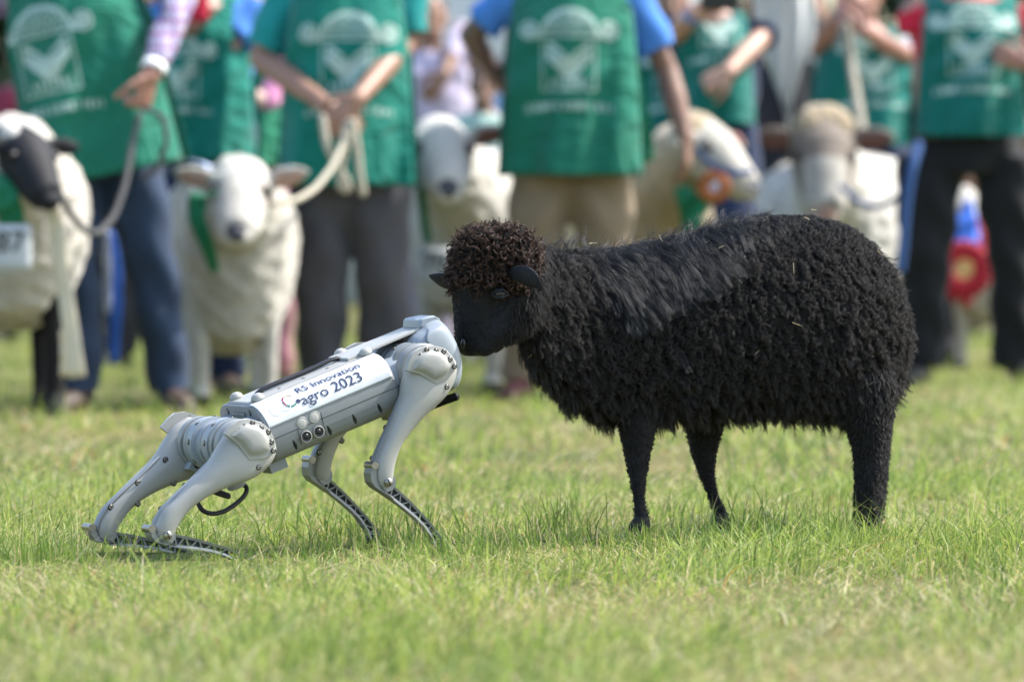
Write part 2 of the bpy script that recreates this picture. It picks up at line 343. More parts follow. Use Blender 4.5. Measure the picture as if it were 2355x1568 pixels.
def print_masks(s, t):
    out = []; m = np.zeros(s.shape, bool)
    ta = t - .15                                                     # arched emblem with a round badge at each end
    dome = ((s / .105) ** 2 + ((ta + .05) / .095) ** 2 < 1) & (ta > -.045)
    inner = ((s / .09) ** 2 + ((ta + .05) / .078) ** 2 < 1)
    m |= dome & (~inner | (np.sin(s * 330 + np.sin(ta * 140) * 2) > .1))
    m |= (np.abs(ta + .056 - .25 * s ** 2) < .007) & (np.abs(s) < .13)
    for x in (-.14, .14): 
        rr = np.hypot(s - x, ta + .035); m |= (rr < .034) & ~((rr > .018) & (rr < .023))
    out.append(('arch_emblem', m)); m = np.zeros(s.shape, bool)
    m |= (np.maximum(np.abs(s), np.abs(t)) < .096) & (np.maximum(np.abs(s), np.abs(t)) > .0905)   # framed square badge
    up = np.minimum(.072, .018 + .95 * np.abs(s)); lo = -.052 + 1.15 * np.maximum(np.abs(s) - .018, 0)
    m |= (np.abs(s) < .08) & (t < up) & (t > lo) & ~((np.abs(t - .01 - .6 * np.abs(s)) < .004) & (np.abs(s) > .02))
    m |= (np.abs(t + .066) < .012) & (np.abs(s) < .07) & (np.sin(s * 300) > -.35)
    m |= (np.abs(t + .084) < .004) & (np.abs(s) < .075) & (np.sin(s * 520) > -.5)
    out.append(('badge_print', m)); m = np.zeros(s.shape, bool)
    tl = t + .148 + .6 * s ** 2                                        # a line of small print below
    m |= (np.abs(tl) < .013) & (np.abs(s) < .15) & (np.sin(s * 410 + 2 * np.sin(s * 77)) > -.3) & (np.sin(s * 60) > -.93)
    out.append(('small_print', m)); return out

def person(label, Y, cx_px, feet, H=1.76, skin='tan', shirt=None, sleeve=.55, apron=None, hem=None, hw=(.17, .21, .25), trousers=None, boots=None, arms=(), roll=0.0, badge=None,
           girth=1.0, vx=1.0, hipw=.092, hair='hair_dark', cap=None, extra=None, leg_r=1.0, hip_px=None):
    cx = at(cx_px, 557, Y)[0]; base = np.array([cx, Y, 0.0]); set_base(base)
    root = thing('person', label, 'person', base)
    sc = H / 1.76; hipz = .92 * sc; hc = np.array([at(hip_px, 557, Y)[0] if hip_px else cx, Y, hipz])
    cr, sr = math.cos(roll), math.sin(roll)
    def X(p):
        p = np.array(p, float) - hc; return hc + np.array([p[0] * cr - p[2] * sr, p[1], p[0] * sr + p[2] * cr])
    hx = hc[0]
    def torso(mb, k=0.0, z0=.86, top=1.49):
        st = [(z0, .165, .115), (.92, .172, .12), (1.02, .165, .118), (1.12, .165, .122), (1.25, .18, .125), (1.36, .19, .115), (1.42, .175, .095), (1.46, .11, .075), (1.49, .07, .065)]
        st = [q for q in st if q[0] <= top]; L = []
        for z, rx, ry in st:
            L.append([X((hx + (rx * girth + k) * math.copysign(abs(math.cos(a)) ** .85, math.cos(a)) * sc, Y + (ry * girth + k) * math.sin(a) * sc, z * sc)) for a in np.linspace(0, 2 * math.pi, 20, endpoint=False)])
        mb.rings(L)
    # body: head, neck, torso core, arms and hands as one skin
    mb = MB(); torso(mb, -.015)
    hz = 1.62 * sc; hd = X((hx, Y - .02, hz))
    mb.tube([X((hx, Y + .01, 1.44 * sc)), X((hx, Y - .005, 1.56 * sc))], [.058 * sc, .055 * sc], seg=12)
    mb.ell(hd + (0, 0, .012), (.074 * sc, .095 * sc, .115 * sc)); mb.ell(hd + (0, -.03, -.055), (.056 * sc, .062 * sc, .06 * sc))
    mb.tube([hd + (0, -.088, .02), hd + (0, -.112, -.022), hd + (0, -.09, -.032)], [.009, .014, .01], seg=8)
    mb.tube([hd + (-.022, -.088, -.062), hd + (.022, -.088, -.062)], [.008, .008], seg=8)
    for s in (-1, 1): mb.ell(hd + (s * .076 * sc, .005, -.005), (.01, .02, .032))
    joints = []
    for a in arms:
        sh = X((hx + a['side'] * .185 * sc * girth, Y, 1.40 * sc))
        el = at(*a['elbow'], Y + a.get('ey', 0)); wr = at(*a['wrist'], Y + a.get('wy', 0))
        mb.tube([sh, sh * .5 + el * .5, el], [.052 * sc, .045 * sc, .040 * sc], seg=12)
        fa = el * .6 + wr * .4
        mb.tube([el, fa, wr], [.041 * sc, .043 * sc, .028 * sc], seg=12)
        d = at(*a['hand'], Y + a.get('hy', a.get('wy', 0))) - wr
        hand(mb, wr, d, a.get('pn', (0, 1, 0)), a.get('curl', .45), a.get('thumb', 1), sz=1.05 * sc)
        joints.append((a, sh, el, wr))
    me, _ = remesh(mb, .0062 * vx, smooth=2, decimate=.45); finish(me, 'body', SK[skin], root)
    for s in (-1, 1):
        e = MB(); e.ell(hd + (s * .03 * sc, -.083 * sc, .018), (.012, .009, .008)); e.build('eye', M['eye'], root)
    e = MB()
    if cap: e.ell(hd + (0, .005, .05), (.085, .105, .09)); e.ell(hd + (0, -.1, .055), (.07, .075, .012)); e.build('cap', cap, root)
    else: e.ell(hd + (0, .022, .045), (.081 * sc, .098 * sc, .095 * sc)); e.build('hair', M[hair], root)
    # shirt with sleeves
    fold = lambda amp, f: (lambda c: amp * (np.sin(c[:, 2] * f + np.sin(c[:, 0] * f * .7 + cx) * 2) * .6 + np.sin(c[:, 0] * f * 1.3 + c[:, 2] * f * .5) * .4))
    mb = MB(); torso(mb, .008, z0=.86 if apron is None else .99, top=1.47)
    for a, sh, el, wr in joints:
        sl = a.get('sleeve', sleeve)
        if sl <= 1: e2 = sh + (el - sh) * sl; mb.tube([sh + (0, 0, .02), sh * .5 + e2 * .5, e2], [.068 * sc, .070 * sc, .074 * sc], seg=14, round_caps=False)
        else: e2 = el + (wr - el) * (sl - 1); mb.tube([sh + (0, 0, .02), sh * .5 + el * .5, el, el * .5 + e2 * .5, e2], [.066 * sc, .062 * sc, .057 * sc, .052 * sc, .043 * sc], seg=14, round_caps=False)
    me, _ = remesh(mb, .011 * vx, smooth=2, disp=fold(.007, 38)); finish(me, 'shirt', shirt, root)
    # trousers
    mb = MB()
    L = []
    for z, rx, ry in ((.80, .15, .11), (.88, .175, .125), (.96, .178, .126), (1.03, .172, .125)):
        L.append([(hx + (rx * girth + .012) * math.cos(a) * sc, Y + (ry * girth + .012) * math.sin(a) * sc, z * sc) for a in np.linspace(0, 2 * math.pi, 20, endpoint=False)])
    mb.rings(L); fp = []
    for s, (fx, fy) in zip((-1, 1), feet):
        f = at(fx, 557, Y + fy); f = np.array([f[0], Y + fy, 0.0]); fp.append(f)
        h = np.array([hx + s * hipw * sc, Y, .86 * sc]); kn = h * .47 + f * .53 + (0, -.03, .02)
        kn[2] = .49 * sc; an = f + (0, .02, .07)
        lr = leg_r * sc
        mb.tube([h, h * .5 + kn * .5, kn, kn * .45 + an * .55, an], [.10 * lr, .092 * lr, .074 * lr, .070 * lr, .066 * lr], seg=16, round_caps=False)
    me, _ = remesh(mb, .012 * vx, smooth=2, disp=fold(.010, 30)); finish(me, 'trousers', trousers, root)
    for s, f in zip((-1, 1), fp):
        mb = MB(); toe = nrm((s * .35, -1, 0)); 
        mb.tube([f + (0, .05, .04), f + toe * .02 + (0, 0, .045), f + toe * .10 + (0, 0, .038), f + toe * .17 + (0, 0, .03)], [(.036, .040), (.042, .044), (.046, .036), (.036, .025)], ref=np.cross(toe, (0, 0, 1)), seg=14)
        mb.tube([f + (0, .03, .04), f + (0, .03, .16)], [.048, .056], seg=14)
        mb.tube([f + (0, .07, .008), f + toe * .2 + (0, 0, .008)], [(.045, .008), (.045, .008)], ref=np.cross(toe, (0, 0, 1)), seg=12)
        me, _ = remesh(mb, .008, smooth=2); finish(me, 'boot', boots, root)
    # apron: front and back panel hanging from the shoulders
    if apron is not None:
        zt = 1.445 * sc; zh = CAM_H + (557 - hem) / F * Y
        zh = hipz - (hipz - zh) * 1.0
        def width(v): return (hw[0] + (hw[1] - hw[0]) * min(1, v / .35) if v < .35 else hw[1] + (hw[2] - hw[1]) * (v - .35) / .65)
        def ap(u, v, sgn=-1, off=0.0):
            w = width(v); z = zt + (zh - zt) * v
            dep = (.168 * girth + .03 * v) * sc * (1 - .50 * abs(u) ** 2.4) - (.05 * max(0, .22 - v) / .22)
            fo = .024 * v ** 1.2 * math.sin(u * 6.5 + cx * 3 + v * 2.2) + .016 * math.sin(u * 3.1 + v * 6 + cx * 5) * (1 - .4 * v) + .008 * math.sin(u * 14 + v * 5 + cx * 7) * v + .010 * math.sin(v * 23 + u * 6) * max(0, 1 - abs(v - .45) * 3)
            return X((hx + u * w, Y + sgn * (dep + fo + off), z))
        m_ = MB(); m_.sheet([[ap(u, v) for v in np.linspace(0, 1, 34)] for u in np.linspace(-1, 1, 30)], .003); af = m_.build('apron', apron, root)
        m_ = MB(); m_.sheet([[ap(u, v, 1) for v in np.linspace(0, 1, 20)] for u in np.linspace(-1.06, 1.06, 18)], .003); m_.build('apron_back', apron, root)
        for s in (-1, 1):
            m_ = MB(); m_.sheet([[ap(s * u, .0 + .02 * k, 1 if k < 0 else -1, .0) if k else X((hx + s * u * width(0), Y, zt + .035 * sc)) for k in (-1, 0, 1)] for u in np.linspace(.55, 1, 6)], .003); m_.build('shoulder_strap', apron, root)
        if badge:
            bz = CAM_H + (557 - badge[1]) / F * Y; bx = at(badge[0], 557, Y)[0]
            p = np.array([bx, Y, bz]) - hc; bl = hc + np.array([p[0] * cr + p[2] * sr, 0, -p[0] * sr + p[2] * cr])
            c = .0055; S, T = np.meshgrid(np.arange(-.18, .18, c), np.arange(-.18, .25, c)); k = badge[2] if len(badge) > 2 else 1.0
            for pn_, mk in print_masks(S + c / 2, T + c / 2):
              m_ = MB(); vs, fs = [], []
              for s, t_ in zip(S[mk], T[mk]):
                o = len(vs); ok = True; q = []
                for ds, dt in ((0, 0), (c, 0), (c, c), (0, c)):
                    z = bl[2] + (t_ + dt) * k; v = (zt - z) / (zt - zh)
                    if v < 0 or v > 1: ok = False; break
                    u = (bl[0] - hx + (s + ds) * k) / width(v)
                    if abs(u) > 1: ok = False; break
                    q.append(ap(u, v, -1, .0035))
                if ok: vs += q; fs.append((o, o + 1, o + 2, o + 3))
              if fs:
                m_.add(vs, fs); po = m_.build(pn_, M['print'], af); po['kind'] = 'stuff'
    if extra: extra(root, joints, X)
    return root

def ribbon(mb, pts, w, ref, thick=.003, wave=.0):
    P = [np.array(p, float) for p in pts]; g = []
    # resample smoothly
    t = np.linspace(0, len(P) - 1, 6 * len(P)); A = np.array(P)
    C = np.array([[np.interp(q, range(len(P)), A[:, i]) for i in range(3)] for q in t])
    for _ in range(4): C[1:-1] = (C[:-2] + 2 * C[1:-1] + C[2:]) / 4
    ws = [w] * len(P) if np.isscalar(w) else w
    for i, c in enumerate(C):
        T = nrm(C[min(i + 1, len(C) - 1)] - C[max(i - 1, 0)]); r = nrm(np.array(ref, float) - T * np.dot(ref, T)); nn = np.cross(T, r)
        ww = np.interp(t[i], range(len(P)), ws)
        g.append([c + r * ww * (j / 4 - .5) + nn * wave * math.sin(i * .9 + j * .8) for j in range(5)])
    mb.sheet(g, thick)
def band(mb, p, d, r, w): mb.lathe([(r * .94, -w / 2), (r, -w / 2), (r * 1.03, 0), (r, w / 2), (r * .94, w / 2)], p, d, 20, cap=False)
jeans = cloth('blue_denim', (.020, .038, .078), var=.25, vscale=9, bump=.3, bscale=90)
grey_tr = cloth('charcoal_grey_trousers', (.065, .064, .074), var=.12)
khaki = cloth('khaki_trousers', (.215, .165, .11), var=.12)
black_tr = cloth('black_trousers', (.012, .013, .015), var=.2)
navy = cloth('navy_cloth', (.02, .035, .085), var=.15)
darkgrey = cloth('dark_grey_cloth', (.035, .036, .045), var=.15)
blue_sh = cloth('bright_blue_polo', (.07, .22, .60), var=.1)
teal_sh = cloth('teal_t_shirt', (.01, .24, .235), var=.1)
white_sh = cloth('white_t_shirt', (.66, .68, .74), var=.06)
red_sh = cloth('red_sleeve_cloth', (.55, .02, .05), var=.1)
pink_sh = cloth('pink_cloth', (.66, .27, .45), var=.1)
lav_sh = cloth('lavender_shirt', (.52, .46, .60), var=.1)
lav_tr = cloth('mauve_grey_trousers', (.26, .24, .31), var=.1)
mint_sh = cloth('mint_shirt', (.36, .52, .47), var=.1)
mauve = cloth('mauve_pink_trousers', (.36, .17, .21), var=.2)
brown_boot = mat('brown_leather_boot', (.06, .04, .032), .55, var=.3, vscale=20)
black_boot = mat('black_boot', (.014, .014, .016), .5, var=.3, vscale=20)
maroon_boot = mat('maroon_boot', (.10, .03, .03), .55, var=.3, vscale=20)
white_band = mat('white_wrist_band', (.75, .76, .76), .6, var=.05)

def ex_a(root, joints, X):
    a, sh, el, wr = joints[1]; m_ = MB(); band(m_, wr + (el - wr) * .10, wr - el, .041, .034); m_.build('wristband', white_band, root)
person('person in plaid shirt, blue jeans and green apron leaning at the left, white wristband', 18.7, 235, ((182, -.05), (393, .05)), H=1.80, skin='ruddy', shirt=M['plaid'], sleeve=1.85, apron=APR['a'], hem=408,
       hw=(.19, .235, .25), trousers=jeans, boots=brown_boot, roll=R(12), badge=(122, 152), girth=1.08, leg_r=1.12, hip_px=228,
       arms=(dict(side=-1, elbow=(-55, 40), wrist=(-40, 230), hand=(-30, 300), ey=.05, wy=-.1, thumb=-1), dict(side=1, elbow=(418, -10), wrist=(345, 178), hand=(316, 275), ey=-.05, wy=-.28, curl=1.0, pn=(-.75, .6, 0), thumb=-1)), extra=ex_a)
def ex_b(root, joints, X):
    m_ = MB(); p = at(447, -8, 20.3); m_.sheet([[p + (.05 * u, -.02 * math.cos(u * 1.4), .09 * v) for v in np.linspace(-1, 1, 8)] for u in np.linspace(-1, 1, 8)], .003); m_.build('neckerchief', red_sh, root)
person('person in bright blue polo and green apron with one bent elbow, behind the plaid shirt', 20.6, 470, ((425, .0), (520, .05)), skin='tan', shirt=blue_sh, sleeve=.80, apron=APR['b'], hem=372, trousers=navy, boots=brown_boot,
       badge=(416, 180, .8), hw=(.15, .17, .19), arms=(dict(side=-1, elbow=(385, 120), wrist=(440, 60), hand=(470, 20), wy=-.2), dict(side=1, elbow=(528, 112), wrist=(432, 20), hand=(385, -20), wy=-.12, ey=-.10, thumb=-1)), extra=ex_b)
person('person in green apron with pink sleeve holding up a water bottle', 22.4, 560, ((535, 0), (640, .05)), H=1.70, skin='pale', shirt=pink_sh, sleeve=1.10, apron=APR['c'], hem=385, trousers=mauve, boots=maroon_boot,
       badge=(520, 312, .8), hw=(.17, .19, .21), arms=(dict(side=-1, elbow=(462, 180), wrist=(500, 255), hand=(480, 285), wy=-.12), dict(side=1, elbow=(612, 232), wrist=(512, 222), hand=(480, 195), ey=-.14, wy=-.26, curl=.8, sleeve=1.14, thumb=-1)))
person('person in teal t-shirt and teal apron, forearms crossed, grey trousers, holding a cream rope', 20.0, 780, ((738, 0), (890, .03)), H=1.80, skin='tan', shirt=teal_sh, sleeve=.86, apron=APR['b'], hem=428, trousers=grey_tr, boots=brown_boot,
       badge=(806, 158), hw=(.18, .215, .235), girth=1.12, leg_r=1.28, hip_px=800,
       arms=(dict(side=-1, elbow=(598, 135), wrist=(748, 240), hand=(835, 300), ey=.0, wy=-.30, hy=-.33, pn=(0, .8, -.6), curl=.35), dict(side=1, elbow=(940, 92), wrist=(818, 232), hand=(752, 298), ey=.0, wy=-.36, hy=-.38, pn=(0, 1, -.3), curl=.4, thumb=-1)))
def ex_f(root, joints, X):
    m_ = MB(); ribbon(m_, [at(1462, 135, 20.22), at(1474, 200, 20.2), at(1484, 290, 20.18), at(1492, 372, 20.2)], [.02, .035, .05, .045], (1, .3, 0), wave=.004); m_.build('apron_tie', APR['c'], root)
person('person in blue polo, long green apron and khaki trousers standing centrally, one arm hanging', 20.2, 1315, ((1205, 0), (1400, .05)), H=1.80, skin='brown', shirt=blue_sh, sleeve=.72, apron=APR['a'], hem=405, trousers=khaki, boots=maroon_boot,
       badge=(1308, 150), hw=(.205, .225, .25), girth=1.10, leg_r=1.22,
       arms=(dict(side=-1, elbow=(1082, 80), wrist=(1135, 170), hand=(1180, 200), ey=.05, wy=.12), dict(side=1, elbow=(1535, 165), wrist=(1577, 318), hand=(1583, 420), ey=.03, wy=-.06, curl=.35, pn=(-1, .3, 0), thumb=1)), extra=ex_f)
def ex_g(root, joints, X):
    a, sh, el, wr = joints[0]; m_ = MB(); band(m_, wr + (el - wr) * .1, wr - el, .036, .04); m_.build('wristband', blue_sh, root)
person('person in navy jacket and green apron with clenched fist, next to the white cloth', 22.8, 1640, ((1600, 0), (1680, .03)), skin='light', shirt=navy, sleeve=.7, apron=APR['d'], hem=288, trousers=navy, boots=black_boot,
       badge=(1652, 72, .8), hw=(.13, .15, .165), arms=(dict(side=-1, elbow=(1555, 78), wrist=(1598, 28), hand=(1650, 5), ey=-.1, wy=-.28, thumb=-1), dict(side=1, elbow=(1748, 90), wrist=(1672, 168), hand=(1630, 190), ey=-.05, wy=-.28, curl=1.1, pn=(0, 1, -.4))), extra=ex_g)
person('person in dark grey clothes partly hidden behind the hanging white cloth', 24.6, 1775, ((1735, 0), (1815, .03)), skin='light', shirt=darkgrey, sleeve=1.5, trousers=darkgrey, boots=black_boot,
       arms=(dict(side=-1, elbow=(1700, 60), wrist=(1740, -10), hand=(1775, -30), wy=-.25), dict(side=1, elbow=(1865, 60), wrist=(1835, -15), hand=(1800, -35), wy=-.25, thumb=-1)))
person('person in white t-shirt and teal apron with arms folded, behind the tan-crowned sheep', 24.3, 1985, ((1940, 0), (2040, .03)), skin='ruddy', shirt=white_sh, sleeve=.92, apron=APR['d'], hem=335, trousers=navy, boots=black_boot,
       badge=(2000, 165, .95), hw=(.18, .21, .24), girth=1.08,
       arms=(dict(side=-1, elbow=(1880, 110), wrist=(1935, 30), hand=(1975, -10), ey=-.05, wy=-.25), dict(side=1, elbow=(2098, 138), wrist=(1985, 68), hand=(1930, 35), ey=-.04, wy=-.32, thumb=-1)))

person('person in black trousers and deep green apron at the right edge, red sleeve', 22.6, 2255, ((2118, .02), (2338, .05)), H=1.84, skin='ruddy', shirt=red_sh, sleeve=.50, apron=APR['d'], hem=316, trousers=black_tr, boots=black_boot,
       badge=(2228, 122), hw=(.185, .20, .225), girth=1.14, leg_r=1.32, hipw=.145, hip_px=2228,
       arms=(dict(side=-1, elbow=(2122, 105), wrist=(2122, 268), hand=(2112, 340), ey=.0, wy=-.05, curl=.7, pn=(1, .3, 0)), dict(side=1, elbow=(2430, 150), wrist=(2362, 146), hand=(2318, 130), ey=-.1, wy=-.25, thumb=-1)))
person('person in lavender shirt and mauve trousers far behind, seen between two aprons', 27.0, 990, ((965, 0), (1010, .03)), skin='tan', shirt=lav_sh, sleeve=1.6, trousers=lav_tr, boots=brown_boot,
       arms=(dict(side=-1, elbow=(895, 120), wrist=(915, 230), hand=(915, 280)), dict(side=1, elbow=(1062, 70), wrist=(1020, 175), hand=(1000, 200), wy=-.2, thumb=-1)))
person('child in white cap and mauve shirt far behind the ear of a white sheep', 28.0, 1040, ((1025, 0), (1062, .03)), H=1.52, skin='brown', shirt=lav_tr, sleeve=.8, trousers=maroon_boot, boots=brown_boot, cap=cloth('white_cap_cotton', (.7, .68, .64)),
       arms=(dict(side=-1, elbow=(1000, 290), wrist=(1010, 350), hand=(1010, 390)), dict(side=1, elbow=(1085, 250), wrist=(1075, 330), hand=(1075, 360))))
person('child in mint shirt and brown shorts far behind, beside the blue elbow', 26.0, 1112, ((1095, 0), (1130, .03)), H=1.38, skin='brown', shirt=mint_sh, sleeve=.7, trousers=cloth('rust_trousers', (.30, .13, .07)), boots=black_boot,
       arms=(dict(side=-1, elbow=(1075, 290), wrist=(1085, 340), hand=(1085, 380)), dict(side=1, elbow=(1155, 290), wrist=(1145, 340), hand=(1145, 380))))

for px_, Y_, ak, sh_, hem_, bd_, lb_ in (
    (330, 25.0, 'd', navy, 395, (330, 210, .8), 'person in deep teal apron in the second row behind the plaid sleeve'),
    (672, 25.5, 'c', teal_sh, 380, (660, 210, .8), 'person in mid green apron in the second row behind the bent teal-shirted arm'),
    (1545, 25.0, 'd', darkgrey, 330, (1545, 190, .8), 'person in deep teal apron in the second row behind the hanging brown arm'),
    (1860, 26.0, 'd', darkgrey, 320, (1885, 190, .8), 'person in deep teal apron in the second row behind the hanging white cloth'),
    (2110, 26.0, 'b', teal_sh, 330, (2090, 190, .8), 'person in teal apron in the second row behind the right red sleeve')):
    k_ = F / Y_
    person(lb_, Y_, px_, ((px_ - .10 * k_, 0), (px_ + .12 * k_, .05)), H=1.74, skin='tan', shirt=sh_, sleeve=.6, apron=APR[ak], hem=hem_, badge=bd_, trousers=darkgrey, boots=black_boot, vx=1.3, leg_r=1.2, hw=(.17, .19, .21),
           arms=tuple(dict(side=q, elbow=(px_ + q * .27 * k_, 557 - .60 * k_), wrist=(px_ + q * .25 * k_, 557 - .35 * k_), hand=(px_ + q * .24 * k_, 557 - .17 * k_), wy=-.08) for q in (-1, 1)))
wine = cloth('wine_red_shirt', (.22, .03, .06)); beige = cloth('beige_trousers', (.40, .33, .24)); olive = cloth('olive_shirt', (.10, .11, .05)); sky_sh = cloth('sky_blue_shirt', (.30, .45, .68)); stripe = cloth('off_white_shirt', (.55, .53, .50))
for px_, Y_, sh_, tr_, bt_, sk_, lb_ in (
    (55, 31.0, wine, darkgrey, black_boot, 'tan', 'person in wine red shirt far behind the black-faced ram'),
    (212, 32.0, olive, black_tr, brown_boot, 'brown', 'person in olive shirt and black trousers far behind the blue jeans'),
    (292, 33.5, stripe, beige, brown_boot, 'light', 'person in off white shirt and beige trousers far behind the blue ribbon'),
    (452, 31.5, sky_sh, jeans, black_boot, 'tan', 'person in sky blue shirt and denim far behind the left ear of the white ewe'),
    (528, 33.0, wine, black_tr, maroon_boot, 'ruddy', 'person in wine red shirt and black trousers far behind the white ewe'),
    (598, 34.0, lav_sh, mauve, brown_boot, 'pale', 'person in lavender shirt and mauve pink trousers far behind the white ewe'),
    (668, 32.0, stripe, darkgrey, black_boot, 'light', 'person in off white shirt and grey trousers far behind the cream rope'),
    (935, 33.0, pink_sh, beige, brown_boot, 'pale', 'person in pink shirt far behind the teal apron edge'),
    (1085, 33.0, stripe, darkgrey, black_boot, 'tan', 'person in off white shirt and grey trousers far behind the mint child'),
    (1172, 34.0, wine, khaki, maroon_boot, 'brown', 'person in wine red shirt and khaki trousers far behind the central apron'),
    (1245, 32.0, sky_sh, black_tr, black_boot, 'tan', 'person in sky blue shirt and black trousers far behind the central apron'),
    (1700, 31.0, olive, darkgrey, black_boot, 'ruddy', 'person in olive shirt far behind the clenched fist'),
    (1850, 32.0, stripe, black_tr, black_boot, 'tan', 'person in off white shirt and black trousers far behind the hanging white cloth'),
    (2130, 33.0, wine, jeans, brown_boot, 'light', 'person in wine red shirt and denim far behind the hanging arm at the right'),
    (2195, 34.0, stripe, beige, brown_boot, 'brown', 'person in off white shirt and beige trousers far behind the black trousers'),
    (2262, 32.5, olive, khaki, black_boot, 'tan', 'person in olive shirt and khaki trousers far behind the rosette')):
    k_ = F / Y_; 
    person(lb_, Y_, px_, ((px_ - .10 * k_, 0), (px_ + .12 * k_, .05)), H=1.66 + .012 * (px_ % 13), skin=sk_, shirt=sh_, sleeve=.6, trousers=tr_, boots=bt_, vx=1.5, leg_r=1.2,
           arms=tuple(dict(side=q, elbow=(px_ + q * .27 * k_, 557 - .55 * k_), wrist=(px_ + q * .25 * k_, 557 - .30 * k_), hand=(px_ + q * .24 * k_, 557 - .12 * k_), wy=-.08) for q in (-1, 1)))

# ------------------------------------------------------------------ white and tan sheep of the background
def sheep(label, pos, yaw, size, wool, face, legs, head_at, head_dir, top=None, ear='pink', nose='nose', ear_dir=(1, -.1), muzzle=None, hs=1.0, deep=.10):
    """pos: point under the chest; yaw: the way the body faces; head_at: world position of the poll; head_dir: poll towards nose"""
    base = np.array([pos[0], pos[1], 0.0]); set_base(base)
    root = thing('sheep', label, 'sheep', base, 'show sheep held in a row')
    f = np.array([math.cos(yaw), math.sin(yaw), 0]); l = np.array([-f[1], f[0], 0]); u = np.array([0, 0, 1.]); s = size
    P = lambda a, b, c: base + f * a * s + l * b * s + u * c * s
    mb = MB(); L = []
    for x, zc, rz, ry in ((.10, .60, .10, .09), (.04, .59, .19, .17), (-.08, .585, .235, .215), (-.30, .58, .24, .235), (-.55, .585, .24, .24), (-.75, .59, .225, .225), (-.88, .60, .17, .17), (-.93, .61, .08, .08)):
        dz = deep * min(1, rz / .19)
        L.append([P(x, math.copysign(abs(math.cos(a)) ** .9, math.cos(a)) * ry, zc + math.sin(a) * rz * (1 if math.sin(a) > 0 else 1 + dz / rz)) for a in np.linspace(0, 2 * math.pi, 22, endpoint=False)])
    mb.rings(L)
    hp = np.array(head_at, float); hd = nrm(head_dir); side = nrm(np.cross(hd, u)); dors = np.cross(side, hd)
    mb.tube([P(-.08, 0, .62), P(.02, 0, .68) * .5 + hp * .5, hp + hd * .02 * s - dors * .03 * s], [(.20 * s, .17 * s), (.155 * s, .125 * s), (.095 * s, .085 * s)], ref=u, seg=16)
    lump = lambda c: .006 * (smooth_noise(c[:, 0] * 1 + c[:, 2] * .7, c[:, 2] * 1.1 - c[:, 1], 55, 3)) + .004 * smooth_noise(c[:, 0] + c[:, 1], c[:, 2] - c[:, 1] * .5, 120, 4)
    me, _ = remesh(mb, .013, smooth=3, disp=lump)
    body_mb = MB()
    # body: head, ears, legs, inner trunk in one skin
    L = []
    for x, zc, rz, ry in ((.06, .59, .10, .10), (-.08, .585, .19, .17), (-.45, .58, .20, .19), (-.80, .59, .16, .16)):
        L.append([P(x, math.cos(a) * ry, zc + math.sin(a) * rz) for a in np.linspace(0, 2 * math.pi, 16, endpoint=False)])
    body_mb.rings(L)
    body_mb.tube([P(-.06, 0, .62), P(.02, 0, .70) * .45 + hp * .55, hp + hd * .03], [.12 * s, .085 * s, .075 * s], seg=14)
    k = s * hs
    body_mb.tube([hp - hd * .03 * k, hp + hd * .05 * k, hp + hd * .13 * k, hp + hd * .20 * k, hp + hd * .245 * k, hp + hd * .265 * k],
                 [(.085 * k, .085 * k), (.098 * k, .098 * k), (.084 * k, .086 * k), (.068 * k, .068 * k), (.062 * k, .056 * k), (.044 * k, .036 * k)], ref=side, seg=18)
    for sg in (-1, 1):
        e0 = hp + hd * .02 * k + side * sg * .065 * k + dors * .035 * k; ed = nrm(side * sg * ear_dir[0] + u * ear_dir[1] + hd * .12); n2 = nrm(np.cross(ed, side * sg + dors * .2 + hd))
        body_mb.tube([e0, e0 + ed * .045 * k, e0 + ed * .09 * k, e0 + ed * .125 * k, e0 + ed * .14 * k], [(.018 * k, .014 * k), (.034 * k, .011 * k), (.036 * k, .010 * k), (.022 * k, .008 * k), (.01 * k, .006 * k)], ref=u + hd * .2, seg=12)
    for ax, by, fw in ((-.05, .115, .0), (-.05, -.115, .02), (-.74, .12, .0), (-.74, -.12, -.02)):
        rear = ax < -.4
        k1 = P(ax + fw + (-.03 if rear else .0), by, .30); k2 = P(ax + fw + (-.05 if rear else .01), by, .24); an = P(ax + fw + (.0 if rear else 0), by, .07); ft = P(ax + fw + .025, by, .02)
        body_mb.tube([P(ax, by * .9, .50), P(ax + fw * .5 + (.02 if rear else 0), by, .40), k1, k2, an, ft], [(.085 * s, .075 * s), (.062 * s, .058 * s), (.042 * s, .042 * s), (.034 * s, .034 * s), (.030 * s, .03 * s), (.038 * s, .034 * s)], ref=f, seg=12)
    bme, _ = remesh(body_mb, .0095, smooth=2)
    def cls(c):
        r = np.zeros(len(c), int); t = (c - hp) @ hd; near = np.linalg.norm(c - hp, axis=1) < .42 * s
        lat = (c - hp) @ side; dv = (c - hp) @ dors
        isear = near & (np.abs(lat) > .088 * k) & (t < .12 * k) & (t > -.09 * k)
        inner = isear & ((c - hp) @ (hd + .0 * u) > .018 * k) & (np.abs(lat) > .10 * k) & (np.abs(lat) < .185 * k)
        r[c[:, 2] < .33 * s] = 1
        r[inner] = 2
        dist = np.linalg.norm(c - (hp + hd * .262 * k + dors * .012 * k), axis=1)
        r[(dist < .034 * k) & near] = 3
        r[c[:, 2] < .045 * s] = 4
        if face in ('face_white', 'wool_bright'):
            for sg in (-1, 1): r[(np.linalg.norm(c - (hp + hd * .092 * k + side * sg * .074 * k + dors * .036 * k), axis=1) < .036 * k) & near & (r == 0)] = 6
        if muzzle: r[near & (t > .115 * k) & (r == 0) & (np.abs(lat) < .062 * k)] = 5
        return r
    bo = finish(bme, 'body', [M[face], M[legs], M[ear], M[nose], M['hoof'], M[muzzle or face], M['face_grey']], root, cls)
